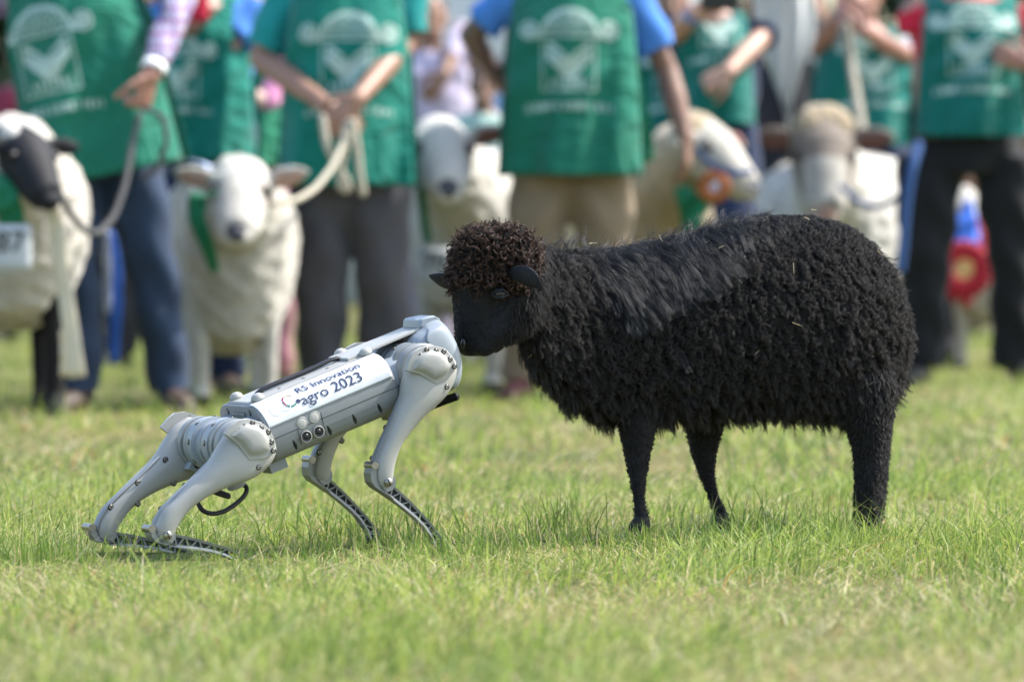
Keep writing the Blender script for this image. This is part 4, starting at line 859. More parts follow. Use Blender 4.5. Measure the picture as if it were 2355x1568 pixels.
# legs --------------------------------------------------------------
YL = .125
HIPX = .188
TH_L = [(1830, 385), (1748, 500), (1708, 660), (1668, 800), (1618, 930), (1562, 1060), (1500, 1190), (1438, 1330), (1414, 1450), (1422, 1540), (1465, 1612)]
TH_R = [(2085, 362), (2172, 480), (2168, 620), (2090, 785), (1935, 920), (1805, 1045), (1698, 1190), (1642, 1315), (1610, 1450), (1600, 1558), (1568, 1618)]
hip0 = np.array([HIPX, 0.0]); knee0 = rp(*c1(1524, 1535), -YL)
def frame2(o, e): d = e - o; L_ = np.linalg.norm(d); d = d / L_; return d, np.array([-d[1], d[0]]), L_
d0, n0, L0 = frame2(hip0, knee0)
def to_f(q, o, d, n, L_): return np.array([(q - o) @ d / L_, (q - o) @ n / L_])
tl = [to_f(rp(*c1(*q), -YL), hip0, d0, n0, L0) for q in TH_L]; trr = [to_f(rp(*c1(*q), -YL), hip0, d0, n0, L0) for q in TH_R]
TW = [.014, .024, .028, .029, .027, .025, .023, .022, .0215, .019, .011]
COVER = [to_f(rp(*c1(*q), -YL - .028), hip0, d0, n0, L0) for q in ((1738, 548), (1765, 460), (1802, 392), (1880, 346), (1990, 332), (2090, 362), (2160, 440), (2188, 520), (2172, 565), (2120, 620), (2010, 680), (1940, 640), (1870, 590), (1820, 572))]
COVER_S = [to_f(rp(*c1(*q), -YL - .03), hip0, d0, n0, L0) for q in ((1928, 368), (2010, 380), (2080, 388), (1875, 422), (2132, 458), (2097, 470), (1880, 530), (2172, 522), (2108, 702))]
kn3, ft3 = rp(*c3(1065, 670), -YL), rp(*c3(1715, 1440), -YL)
dc, nc, Lc = frame2(kn3, ft3)
CA_U = [to_f(rp(*c3(*q), -YL), kn3, dc, nc, Lc) for q in ((1135, 690), (1230, 775), (1350, 885), (1480, 1018), (1620, 1170), (1755, 1340), (1790, 1400))]
CA_D = [to_f(rp(*c3(*q), -YL), kn3, dc, nc, Lc) for q in ((1040, 800), (1150, 880), (1275, 975), (1410, 1085), (1525, 1200), (1615, 1330), (1655, 1440))]
HEEL_P = [to_f(rp(*c3(*q), -YL), kn3, dc, nc, Lc) for q in ((892, 470), (940, 478), (935, 620), (960, 700), (1010, 760), (1040, 800), (1150, 880), (1060, 815), (930, 735), (880, 670), (868, 570))]
def leg(front, near, knee_px, foot_px, cf):
    y0 = -YL if near else YL; s = -1 if near else 1
    hip = np.array([HIPX if front else -HIPX, 0.0]); kn = rp(*cf(*knee_px), y0); ft = rp(*cf(*foot_px), y0)
    d, n, L_ = frame2(hip, kn)
    if (np.dot(n, n0) < -2): n = -n
    g2 = lambda q, h: (hip[0] + (d * q[0] + n * q[1])[0] * L_, h, hip[1] + (d * q[0] + n * q[1])[1] * L_)
    b = MB(); L = []; th = np.linspace(0, 2 * math.pi, 24, endpoint=False)
    for a, c, w in zip(tl, trr, TW):
        m_, hv = (a + c) / 2, (c - a) / 2 * (.93 if 2 < len(L) < 6 else .87 if len(L) >= 6 else 1); ring = []
        for t_ in th:
            ct, st = math.copysign(abs(math.cos(t_)) ** .72, math.cos(t_)), math.copysign(abs(math.sin(t_)) ** .72, math.sin(t_))
            ring.append(g2(m_ + hv * ct, y0 + w * st))
        L.append(ring)
    # smooth along the length
    Lr = np.array(L); tt = np.linspace(0, len(L) - 1, 31); out = np.empty((31,) + Lr.shape[1:])
    for i, q in enumerate(tt):
        k = int(min(q, len(L) - 2)); f_ = q - k; p0, p1, p2, p3 = Lr[max(k - 1, 0)], Lr[k], Lr[k + 1], Lr[min(k + 2, len(L) - 1)]
        out[i] = .5 * ((2 * p1) + (-p0 + p2) * f_ + (2 * p0 - 5 * p1 + 4 * p2 - p3) * f_ ** 2 + (-p0 + 3 * p1 - 3 * p2 + p3) * f_ ** 3)
    b.rings(list(out)); thigh = b.build('thigh', M['paint'], robot)
    # hip cover plate, domed, on the outer face
    b = MB(); P = np.array(COVER); c = P.mean(0)
    ringset = []
    for k, h in ((1.0, .018), (1.0, .0275), (.97, .0295), (.78, .0300), (.72, .0315), (.62, .0355), (.45, .0375), (.2, .0382)):
        ringset.append([g2(c + (p - c) * k, y0 + s * h) for p in P])
    b.rings(ringset); cover = b.build('hip_cover', M['paint'], thigh, auto=50)
    for i, q in enumerate(COVER_S): screw(g2(q, y0 + s * (.0305 if i < 8 else .0265)), (0, s, 0), cover, .9)
    for fr_, k_ in ((.30, .16), (.50, .14), (.70, .14), (.42, .86), (.62, .86)):
        ii = fr_ * (len(tl) - 1); a_ = np.array([np.interp(ii, range(len(tl)), [q[e] for q in tl]) for e in (0, 1)]); z_ = np.array([np.interp(ii, range(len(tl)), [q[e] for q in trr]) for e in (0, 1)])
        screw(g2(a_ * (1 - k_) + z_ * k_, y0 - s * (np.interp(ii, range(len(TW)), TW) * .86)), (0, -s, 0), thigh, 1.0)
    # strip standing for the darker rear face, along the back edge, and the knee axle
    b = MB(); strip = [a + (c - a) * .075 for a, c in zip(tl[3:], trr[3:])]
    b.tube([g2(q, y0 - s * .006) for q in strip[:-1]], [(.0030, .012)] * (len(strip) - 1), ref=(d[0], 0, d[1]) if False else (n[0], 0, n[1]), seg=8); b.build('rear_dark_strip', M['paint_dark'], thigh)
    b = MB(); b.lathe([(.0078, .016), (.0078, .0225), (.0070, .0240), (.0012, .0245)], (kn[0], y0, kn[1]), (0, s, 0), 20); ax_ = b.build('knee_bolt', M['screw'], thigh)
    b = MB(); b.box((kn[0], y0 + s * .0246, kn[1]), (.0022, .0006, .0125)); b.build('bolt_slot', M['socket'], ax_, smooth=False)
    # calf casting
    dC, nC, LC = frame2(kn, ft)
    k2 = lambda q, h: (kn[0] + (dC * q[0] + nC * q[1])[0] * LC, h, kn[1] + (dC * q[0] + nC * q[1])[1] * LC)
    b = MB()
    for edge, sg in ((CA_U, -1), (CA_D, 1)):
        e = np.array(edge); tang = np.gradient(e, axis=0); tang /= np.linalg.norm(tang, axis=1, keepdims=True); nn = np.stack([-tang[:, 1], tang[:, 0]], 1)
        inn = e + (np.array(CA_U if sg == 1 else CA_D) - e) / np.linalg.norm(np.array(CA_U) - np.array(CA_D), axis=1, keepdims=True) * .028
        b.rings([[k2(p_, y0 - .011), k2(p_, y0 + .011), k2(q_, y0 + .010), k2(q_, y0 - .010)] for p_, q_ in zip(e, inn)])
    U, D_ = np.array(CA_U), np.array(CA_D)
    wb = MB(); wb.rings([[k2(u_ * .9 + d_ * .1, y0 - .003), k2(u_ * .9 + d_ * .1, y0 + .003), k2(d_ * .9 + u_ * .1, y0 + .003), k2(d_ * .9 + u_ * .1, y0 - .003)] for u_, d_ in zip(U, D_)])
    calf = b.build('calf', M['alloy'], robot, smooth=False); wb.build('web_plate', M['web'], calf, smooth=False)
    hk_ = 1.0 if front else .74; HEEL = [np.array(q) * hk_ for q in HEEL_P]
    b = MB(); b.rings([[k2(q, y0 - .016) for q in HEEL], [k2(q, y0 + .016) for q in HEEL]]); 
    b.lathe([(.017, -.016), (.017, .016)], (kn[0], y0, kn[1]), (0, 1, 0), 20); b.build('knee_bracket', M['alloy'], calf, smooth=False)
    q_ = [HEEL[0] * .5 + HEEL[1] * .5]; b = MB(); b.lathe([(.007, -.018), (.007, .018)], k2(np.array(HEEL[0]) * .5 + np.array(HEEL[1]) * .5 , y0), (0, 1, 0), 14); b.build('knee_pin', M['screw'], calf, auto=40)
    nz = 13; ts = np.linspace(.04, .97, nz)
    f_u = lambda t_: np.array([np.interp(t_ * 6, range(7), U[:, i]) for i in (0, 1)]); f_d = lambda t_: np.array([np.interp(t_ * 6, range(7), D_[:, i]) for i in (0, 1)])
    b = MB()
    for i in range(nz - 1):
        A = f_u(ts[i]) if i % 2 == 0 else f_d(ts[i]); B = f_d(ts[i + 1]) if i % 2 == 0 else f_u(ts[i + 1]); dd = (B - A) / np.linalg.norm(B - A); nn = np.array([-dd[1], dd[0]]) * .007
        for sg in (-1, 1): b.rings([[k2(p_, y0 + sg * .003) for p_ in (A + nn, A - nn, B - nn, B + nn)], [k2(p_, y0 + sg * .0092) for p_ in (A + nn, A - nn, B - nn, B + nn)]])
    b.build('truss_ribs', M['alloy'], calf, smooth=False)
    b = MB(); b.ell((ft[0], y0, ft[1] - .004), (.017, .014, .014)); b.build('foot_pad', M['rubber'], calf)
    return thigh
leg(True, False, (310, 593), (935, 1350), c3)
leg(False, False, (250, 1215), (1105, 1490), c2)
leg(False, True, (812, 1230), (1610, 1520), c2)
leg(True, True, (1065, 670), (1715, 1450), c3)
# hip motors: stacked rings across the body at both ends
for hx_ in (HIPX, -HIPX):
    nm_ = 'hip_motor'
    for s in (-1, 1):
        b = MB(); b.lathe([(.030, .100), (.044, .101), (.048, .097), (.048, .080), (.040, .079), (.040, .069), (.0475, .068), (.0475, .055), (.044, .053)], (hx_, 0, 0), (0, s, 0), 40); mo = b.build('hip_motor', M['paint_mid'], robot, auto=35)
        b = MB(); b.lathe([(.041, .054), (.041, .050), (.049, .049), (.049, .026), (.042, .024), (.042, .004)], (hx_, 0, 0), (0, s, 0), 40); b.build('motor_housing', M['blueplate'], mo, auto=35)
        b = MB(); b.lathe([(.0402, .0788), (.0415, .0782), (.0415, .0698), (.0402, .0692)], (hx_, 0, 0), (0, s, 0), 40); b.build('gap_shade_ring', M['socket'], mo, auto=35)  # black ring puts the shade of the motor gap into colour
        for a in range(8):
            an = R(45 * a + 20); screw((hx_ + math.cos(an) * .0488, s * .038, math.sin(an) * .0488), (math.cos(an), 0, math.sin(an)), mo, .95)
        # bracket with three holes below the motor
        sgx = 1 if hx_ < 0 else -1
        b = MB(); b.prism([(hx_ - .052, -.030), (hx_ - .030, -.048), (hx_ + .012, -.060), (hx_ + .030, -.048), (hx_ + .02, -.02), (hx_ - .03, -.008)], lambda x, z, h: (x, s * h, z), .062, .098, .004); br = b.build('motor_bracket', M['blueplate'], mo, smooth=False)
        for qx, qz in ((-.034, -.028), (-.036, -.020), (-.012, -.045)):
            screw((hx_ + qx, s * .0615, qz), (0, -s, 0), mo, 1.2)
    for ys in (-.048, .048):
        b = MB(); b.lathe([(.026, -.02), (.040, -.018), (.044, -.008), (.044, .035), (.040, .045)], (hx_ - (.02 if hx_ > 0 else -.02), ys, -.008), (1 if hx_ < 0 else -1, 0, 0), 32); b.build('roll_motor', M['blueplate'], robot, auto=35)
# cables
def cable(pts, y, r, cf, corr=True, name='cable'):
    P = np.array([rp(*cf(*q), y) for q in pts]); t = np.linspace(0, len(P) - 1, 90); C = np.stack([np.interp(t, range(len(P)), P[:, i]) for i in (0, 1)], 1)
    for _ in range(12): C[1:-1] = (C[:-2] + 2 * C[1:-1] + C[2:]) / 4
    b = MB(); b.tube([(q[0], y, q[1]) for q in C], [r * (1 + (.10 if i % 2 else -.06) * corr) for i in range(len(C))], seg=10); return b.build(name, M['rubber'], robot, auto=20)
cable([(1120, 880), (1150, 940), (1175, 990), (1235, 1022), (1310, 1030), (1400, 1005), (1485, 950), (1565, 885), (1610, 820), (1610, 770), (1560, 735)], -.05, .0042, c2)
cable([(1240, 800), (1330, 838), (1440, 872), (1440, 850), (1340, 812)], .0, .0036, c2, False)
cable([(1960, 870), (2020, 845), (2100, 815), (2180, 788)], -.085, .0072, c1, True, 'antenna')
b = MB(); q = rp(*c1(1960, 870), -.085); b.ell((q[0], -.085, q[1]), (.012, .010, .008)); b.build('antenna_base', M['paint'], robot)
q = rp(*c2(1500, 740), -.06); b = MB(); b.ell((q[0], -.06, q[1]), (.016, .012, .010), exp=4); b.build('cable_box', M['paint_dark'], robot)

# ------------------------------------------------------------------ the black sheep
set_base((0, 0, 0))
bs = at(1640, 557, 10.7); bs[2] = 0; set_base(bs)
bsheep = thing('sheep', 'black curly woolled sheep sniffing the robot dog, brown-tipped curls on its head', 'sheep', bs)
ST = [(1188, 585, 745, .040, 10.50), (1208, 556, 800, .072, 10.51), (1235, 548, 862, .092, 10.52), (1300, 556, 930, .115, 10.58), (1370, 560, 968, .132, 10.63), (1450, 550, 978, .145, 10.67), (1550, 528, 968, .152, 10.70), (1650, 500, 962, .158, 10.73),
      (1750, 479, 956, .163, 10.76), (1850, 476, 962, .163, 10.79), (1935, 494, 972, .157, 10.82), (2003, 550, 968, .135, 10.845), (2050, 622, 910, .10, 10.86), (2075, 705, 830, .05, 10.87)]
def trunk_mb(inset):
    mb = MB(); L = []
    for dx, a, c, hw_, Y in ST:
        p, q = at(dx, a, Y), at(dx, c, Y); ce = (p + q) / 2; hz = (p[2] - q[2]) / 2 - inset; w = max(.01, hw_ - inset); ring = []
        for t_ in np.linspace(0, 2 * math.pi, 28, endpoint=False):
            ct, st = math.cos(t_), math.sin(t_); wz = 1 - .12 * max(0, -st)
            ring.append(ce + (0, w * math.copysign(abs(ct) ** .85, ct) * wz, hz * math.copysign(abs(st) ** .92, st)))
        L.append(ring)
    mb.rings(L); return mb
mb = trunk_mb(.030)
def leg_px(mb, pts, dep, ex=0.0):
    mb.tube([at(x, y, Y) for (x, y, w), Y in zip(pts, dep)], [(w / F * 10.7 / 2 + ex, w / F * 10.7 / 2 * dep_k + ex) for (x, y, w), dep_k in zip(pts, [1.0] * len(pts))], ref=(1, 0, 0), seg=14)
LEGS = [([(1465, 900, 110), (1466, 985, 98), (1466, 1050, 68), (1467, 1100, 50), (1469, 1140, 38), (1472, 1168, 39), (1476, 1190, 46)], 10.635, 10.60, (1483, 1222)),
        ([(1615, 900, 110), (1620, 985, 100), (1619, 1040, 70), (1624, 1085, 50), (1637, 1128, 37), (1647, 1158, 38), (1657, 1182, 45)], 10.80, 10.80, (1668, 1214)),
        ([(1985, 880, 150), (1998, 985, 108), (2003, 1050, 86), (2000, 1110, 80), (1997, 1160, 74), (1990, 1195, 64)], 10.775, 10.75, (1982, 1224)),
        ([(2005, 880, 120), (2015, 985, 80), (2020, 1080, 56), (2016, 1150, 46), (2014, 1180, 48)], 10.93, 10.93, (2010, 1205))]
for pts, y0_, y1_, hf in LEGS: leg_px(mb, pts, np.linspace(y0_, y1_, len(pts)), -.004)
# neck and head
qa = R(42); HN = np.array([-math.cos(qa), -math.sin(qa), 0.0]); HY = 10.43
mb.tube([at(1300, 700, 10.58), at(1230, 665, 10.52), at(1165, 625, 10.46)], [(.085, .07), (.075, .062), (.07, .06)], ref=(0, 0, 1), seg=18)
HS = [(1142, 540, .062, .05), (1138, 575, .078, .058), (1133, 620, .084, .060), (1128, 665, .078, .057), (1119, 710, .066, .050), (1109, 750, .054, .044), (1098, 782, .042, .038), (1089, 804, .030, .030), (1085, 819, .015, .017)]
mb.tube([at(1190, 640, 10.44), at(1178, 700, 10.425), at(1146, 752, 10.415), at(1112, 790, 10.41)], [.052, .050, .038, .026], seg=16)
L = []
LAT = np.cross(HN, (0, 0, 1.))
for dx, dy, hd_, hl_ in HS:
    c = at(dx, dy, HY); L.append([c + HN * hd_ * math.copysign(abs(math.cos(t_)) ** .9, math.cos(t_)) + LAT * hl_ * math.sin(t_) for t_ in np.linspace(0, 2 * math.pi, 24, endpoint=False)])
mb.rings(L)
EARS = [((1172, 628), 10.355, (1204, 632), 10.315, (1231, 646), 10.305, (1245, 668), 10.305), ((1056, 654), 10.43, (1028, 651), 10.43, (1006, 645), 10.44, (986, 637), 10.45)]
bme, bco = remesh(mb, .0062, smooth=3)
hzc = at(1190, 1200, 10.7)[2]
bs_body = finish(bme, 'body', [M['face_black'], M['legs_black']], bsheep, lambda c: ((c[:, 2] < .34) & (c[:, 0] > at(1350, 557, 10.6)[0])).astype(int))
for (a, ya, b_, yb, c_, yc, d_, yd), rf in zip(EARS, ((.30, -.62, .72), (-.2, -.62, .75))):
    Pn = np.array([at(*a, ya), at(*b_, yb), at(*c_, yc), at(*d_, yd)]); tq = np.linspace(0, 3, 13); C_ = np.array([[np.interp(q, range(4), Pn[:, k]) for k in range(3)] for q in tq])
    for _ in range(3): C_[1:-1] = (C_[:-2] + 2 * C_[1:-1] + C_[2:]) / 4
    g = []
    for q_, c_0 in zip(tq / 3, C_):
        T = nrm(C_[-1] - C_[0]); r_ = nrm(np.array(rf) - T * np.dot(rf, T)); n_ = np.cross(T, r_); wd = .0175 * math.sin(min(1, q_ * 1.5 + .32) * math.pi / 2) * (1 - max(0, q_ - .35) ** 1.8 * 2.05) + .0012
        g.append([c_0 + r_ * wd * k + n_ * (.30 * wd * (1 - k * k) - .004) * (1 if a[0] > 1100 else -1) for k in np.linspace(-1, 1, 9)])
    m_ = MB(); m_.sheet(g, .0034); m_.build('ear', M['face_black'], bsheep)
for pts, y0_, y1_, hf in LEGS:
    x, y, w = pts[-1]; a = at(x, y, y1_); c = at(hf[0], hf[1], y1_); c[2] = .012
    for s in (-1, 1):
        m_ = MB(); m_.tube([a + (0, s * .006, -.004), (a + c) / 2 + (-.006, s * .011, 0), c + (-.012, s * .013, .0)], [(.016, .010), (.021, .012), (.024, .012)], ref=(1, 0, 0), seg=12); m_.build('hoof', M['hoof'], bsheep)
for (ex, ey_, eY) in ((1150, 676, 10.352),):
    c = at(ex, ey_, eY); m_ = MB(); m_.ell(c, (.0100, .007, .0080)); e_ = m_.build('eye', M['eye'], bsheep)
    for sg in (-1, 1):
        m_ = MB(); m_.tube([c + (-.014, .003, sg * .001), c + (-.007, -.004, sg * .0062), c + (.005, -.005, sg * .0066), c + (.014, .002, sg * .001)], [.0025, .0036, .0036, .0025], seg=8); m_.build('eyelid', M['face_black'], bsheep)
cno = at(1066, 790, 10.39); m_ = MB(); m_.ell(cno, (.005, .006, .010)); m_.build('nostril', M['socket'], bsheep)
# fleece: solid under-wool plus curling locks
tm, tco = remesh(trunk_mb(.020), .012, smooth=2)
def mesh_samples(me, n, rg, wfn=None):
    me.calc_loop_triangles(); T = np.empty(len(me.loop_triangles) * 3, 'i'); me.loop_triangles.foreach_get('vertices', T); T = T.reshape(-1, 3)
    co = np.empty(len(me.vertices) * 3, 'f'); me.vertices.foreach_get('co', co); co = co.reshape(-1, 3).astype(float); no = np.empty(len(me.vertices) * 3, 'f'); me.vertices.foreach_get('normal', no); no = no.reshape(-1, 3).astype(float)
    A, B, C = co[T[:, 0]], co[T[:, 1]], co[T[:, 2]]; ar = np.linalg.norm(np.cross(B - A, C - A), axis=1)
    if wfn is not None: ar = ar * wfn((A + B + C) / 3)
    k = rg.choice(len(T), n, p=ar / ar.sum()); u, v = rg.random(n), rg.random(n); fl = u + v > 1; u[fl], v[fl] = 1 - u[fl], 1 - v[fl]; w = 1 - u - v
    P = A[k] * w[:, None] + B[k] * u[:, None] + C[k] * v[:, None]; N_ = no[T[k, 0]] * w[:, None] + no[T[k, 1]] * u[:, None] + no[T[k, 2]] * v[:, None]
    return P, N_ / np.linalg.norm(N_, axis=1, keepdims=True)
def unit(a): return a / (np.linalg.norm(a, axis=-1, keepdims=True) + 1e-12)
def locks(P, N_, flow, Ln, amp, turns, lift, spl, r0, clump, npt, rg, rad):
    """wool locks: each a bundle of strands that wind about a guide; returns (strands, npt, 3)"""
    n = len(P); t = np.linspace(0, 1, npt); pts = np.empty((n, npt, 3)); pts[:, 0] = P; pos = P.copy()
    for i in range(1, npt):
        w = np.clip(lift * (1 - t[i] * 1.3), 0, 1)
        w = w if np.ndim(w) else np.full(n, w)
        dr = unit(N_ * w[:, None] + flow * (1 - w * .8)[:, None] + N_ * .10); pos = pos + dr * (Ln / (npt - 1))[:, None]; pts[:, i] = pos
    T = unit(np.gradient(pts, axis=1)); a = unit(np.cross(T, N_[:, None, :] + .01)); b_ = np.cross(T, a)
    ph = rg.uniform(0, 6.283, n); hand_ = rg.choice([-1, 1], n)
    ang = ph[:, None] + hand_[:, None] * 6.283 * turns[:, None] * t[None]
    am = amp[:, None] * np.minimum(1, 2.2 * t)[None]
    cen = pts + (a * np.cos(ang)[..., None] + b_ * np.sin(ang)[..., None]) * am[..., None]
    S = np.repeat(cen, spl, axis=0); a2, b2 = np.repeat(a, spl, 0), np.repeat(b_, spl, 0); m = n * spl
    o1, o2 = rg.normal(0, r0, m), rg.normal(0, r0, m); fall = (1 - clump * t) [None, :, None]
    S = S + (a2 * o1[:, None, None] + b2 * o2[:, None, None]) * fall + rg.normal(0, .00035, S.shape) * t[None, :, None]
    return S, np.broadcast_to(rad * (1 - .75 * t ** 2), (m, npt))
def hair(name, S, Rd, m_, parent):
    S = S - BASE; n, k = S.shape[:2]; hc_ = bpy.data.hair_curves.new(name); hc_.add_curves([k] * n)
    hc_.attributes['position'].data.foreach_set('vector', S.astype('f').ravel())
    ra = hc_.attributes.get('radius') or hc_.attributes.new('radius', 'FLOAT', 'POINT'); ra.data.foreach_set('value', np.ascontiguousarray(Rd, 'f').ravel())
    hc_.materials.append(m_); o = bpy.data.objects.new(name, hc_); COL.objects.link(o); o.parent = parent; return o
def wool_mat(name, root_c, tip_c, rough=.42, t0=.45, spec=.5):
    m = bpy.data.materials.new(name); m.use_nodes = True; N = m.node_tree.nodes; L = m.node_tree.links; b = N['Principled BSDF']; b.inputs['Roughness'].default_value = rough; b.inputs['Specular IOR Level'].default_value = spec
    h = N.new('ShaderNodeHairInfo'); r = N.new('ShaderNodeValToRGB'); r.color_ramp.elements[0].position = t0; r.color_ramp.elements[0].color = (*root_c, 1); r.color_ramp.elements[1].color = (*tip_c, 1)
    L.new(h.outputs['Intercept'], r.inputs['Fac'])
    hv = N.new('ShaderNodeHueSaturation'); mr = N.new('ShaderNodeMapRange'); mr.inputs[3].default_value = .55; mr.inputs[4].default_value = 1.5; L.new(h.outputs['Random'], mr.inputs[0]); L.new(mr.outputs[0], hv.inputs['Value']); L.new(r.outputs[0], hv.inputs['Color']); L.new(hv.outputs[0], b.inputs['Base Color'])
    return m
WM_body = wool_mat('black_wool', (.012, .012, .014), (.042, .037, .034), rough=.62, spec=.3, t0=.3); WM_silk = wool_mat('black_silky_wool', (.012, .013, .016), (.023, .025, .030), rough=.40, spec=.38); WM_top = wool_mat('brown_tipped_wool', (.014, .011, .010), (.085, .045, .030), rough=.55, spec=.3, t0=.5)
rgh = np.random.default_rng(11)
dn = np.array([0, 0, -1.])
Pb, Nb = mesh_samples(tm, 34000, rgh); nb = len(Pb)
pxx = CX + Pb[:, 0] / Pb[:, 1] * F; pyy = 557 - (Pb[:, 2] - CAM_H) / Pb[:, 1] * F
topf = np.interp(pxx, [s[0] for s in ST], [s[1] for s in ST]); botf = np.interp(pxx, [s[0] for s in ST], [s[2] for s in ST]); hfr = (pyy - topf) / (botf - topf)
# matted clumps: every lock leans towards the middle of its clump
Cc, Cn = mesh_samples(tm, 4200, rgh); near_i = np.empty(nb, int)
for a in range(0, nb, 2000): near_i[a:a + 2000] = np.argmin(((Pb[a:a + 2000, None, :] - Cc[None]) ** 2).sum(2), axis=1)
to_c = Cc[near_i] - Pb; cj = rgh.normal(0, 1, (len(Cc), 3))[near_i]; cu = rgh.random(len(Cc))[near_i]
silk = np.clip(np.minimum((pxx - 1330) / 90, (1830 - pxx) / 160), 0, 1) * np.clip((np.interp(pxx, [1330, 1420, 1560, 1700, 1830], [.30, .46, .40, .24, .10]) - hfr) / .16, 0, 1)
silk = np.clip(silk + rgh.normal(0, .14, nb) + (cu - .5) * .5 * (silk > .02), 0, 1); sil = silk > .5
jit = rgh.normal(0, 1, (nb, 3)); fr = np.clip((hfr - .78) / .22, 0, 1)
rump = np.clip((pxx - 1800) / 200, 0, 1); wv = np.sin(pxx * .05 + hfr * 5 + cu * 2)
flow = dn * (1.0 - .25 * rump[:, None]) + np.array([.35, 0, 0]) * (1 - .2 * fr[:, None]) + jit * .16 + cj * .19 * (1 - .62 * silk[:, None]) + to_c * 34 * (1 - .45 * silk[:, None]) + Nb * .08
flow = unit(flow + silk[:, None] * np.stack([.25 + wv * .22, 0 * wv, 0 * wv], 1))
neck = pxx < 1330
Lc_ = (np.where(neck, .028, .0225) + .012 * (cu - .5) + fr * .018 * cu + silk * .042) * rgh.uniform(.75, 1.25, nb)
am = (np.where(neck, .0018, .0025) * (1 - .6 * fr) * (1 - .35 * silk)) * rgh.uniform(.6, 1.3, nb); tu = np.where(sil, rgh.uniform(.4, .9, nb), rgh.uniform(1.3, 2.4, nb) * (1 - .45 * fr))
fleece = finish(tm, 'fleece', M['legs_black'], bsheep)
q = ~sil
S, Rd = locks(Pb[q], Nb[q], flow[q], Lc_[q], am[q], tu[q], np.full(q.sum(), .62), 10, .0024, .45, 12, rgh, .00026)
hair('curly_wool', S, Rd, WM_body, fleece)
q = sil
S, Rd = locks(Pb[q], Nb[q], flow[q], Lc_[q], am[q], tu[q], np.full(q.sum(), .55), 16, .0044, .45, 10, rgh, .00026)
hair('silky_wool', S, Rd, WM_silk, fleece)
# mane tufts on the spine, fine wisps
Pw, Nw = mesh_samples(fleece.data, 2400, rgh); Pw = Pw + BASE
px_ = CX + Pw[:, 0] / Pw[:, 1] * F; py_ = 557 - (Pw[:, 2] - CAM_H) / Pw[:, 1] * F; tf_ = np.interp(px_, [s[0] for s in ST], [s[1] for s in ST]); k_ = (py_ - tf_ < 60) & (px_ < 1760)
S, Rd = locks(Pw[k_], Nw[k_], unit(np.array([.6, 0, .15]) + rgh.normal(0, .5, (k_.sum(), 3))), rgh.uniform(.03, .055, k_.sum()), np.full(k_.sum(), .003), np.full(k_.sum(), .7), np.full(k_.sum(), .8), 7, .004, .3, 9, rgh, .00018)
hair('wispy_wool', S, Rd, wool_mat('grey_brown_wisps', (.02, .018, .018), (.10, .085, .08), rough=.45), fleece)
Pf, Nf = mesh_samples(fleece.data, 16, rgh, lambda c: (c[:, 1] + BASE[1] < 10.78).astype(float)); Pf = Pf + BASE + Nf * .021
S, Rd = locks(Pf, Nf, unit(rgh.normal(0, 1, Pf.shape)), rgh.uniform(.008, .022, len(Pf)), np.full(len(Pf), .001), np.full(len(Pf), .4), np.full(len(Pf), .1), 1, .0001, .1, 6, rgh, .0006)
hair('straw_flecks', S, Rd, mat('dry_straw', (.5, .42, .26), .7, var=.2), fleece)['kind'] = 'stuff'
# topknot
tk = MB(); tk.ell(at(1140, 603, 10.43), (.064, .064, .049), exp=3.4, nu=24, nv=16); tk.ell(at(1110, 642, 10.41), (.050, .048, .018), exp=2.6, nu=20, nv=12)
tkm, _ = remesh(tk, .008, smooth=2); Pt, Nt = mesh_samples(tkm, 4200, rgh, lambda c: np.where(c[:, 2] > at(1140, 690, 10.4)[2], 1., .2))
tuft = finish(tkm, 'topknot', M['legs_black'], bsheep)
jt = rgh.normal(0, 1, Pt.shape)
S, Rd = locks(Pt, Nt, unit(jt * .9 + dn * .25), rgh.uniform(.020, .036, len(Pt)), rgh.uniform(.0026, .0044, len(Pt)), rgh.uniform(1.2, 2.0, len(Pt)), np.full(len(Pt), .85), 12, .0013, .35, 12, rgh, .00030)
hair('curls', S, Rd, WM_top, tuft)
# short hair on legs, belly tufts at elbows, cheek hair
bme2 = bs_body.data
Pl, Nl = mesh_samples(bme2, 9000, rgh, lambda c: np.where((c[:, 2] < .25) | ((c[:, 2] < .345) & (c[:, 0] + BASE[0] > at(1850, 557, 10.7)[0])), 1.0, .0)); Pl = Pl + BASE
rear = Pl[:, 0] > at(1850, 557, 10.7)[0]; nl = len(Pl)
S, Rd = locks(Pl, Nl, unit(dn + rgh.normal(0, .3, (nl, 3))), np.where(rear, .008, .0022) * rgh.uniform(.6, 1.4, nl) + np.where(rear, np.clip(Pl[:, 2] - .20, 0, .15) * .16, 0), np.full(nl, .001), np.full(nl, .6), np.full(nl, .45), 4, .0016, .6, 6, rgh, .00045)
hair('leg_hair', S, Rd, WM_body, bs_body)
xh = at(1275, 557, 10.45)[0]
Pc, Nc = mesh_samples(bme2, 10000, rgh, lambda c: np.where((c[:, 0] + BASE[0] < xh) & (c[:, 2] > .36), 1.0, .0)); Pc = Pc + BASE; nc_ = len(Pc)
cheek = np.clip((Pc[:, 0] - at(1150, 557, 10.43)[0]) / .06, 0, 1)
S, Rd = locks(Pc, Nc, unit(dn + rgh.normal(0, .15, (nc_, 3))), .004 + np.clip(cheek, 0, 1) ** 1.5 * .026 * rgh.uniform(.5, 1.3, nc_), .0003 + cheek * .0015, np.full(nc_, .8), .25 + cheek * .4, 3, .001, .3, 6, rgh, .0003)
hair('face_hair', S, Rd, WM_body, bs_body)

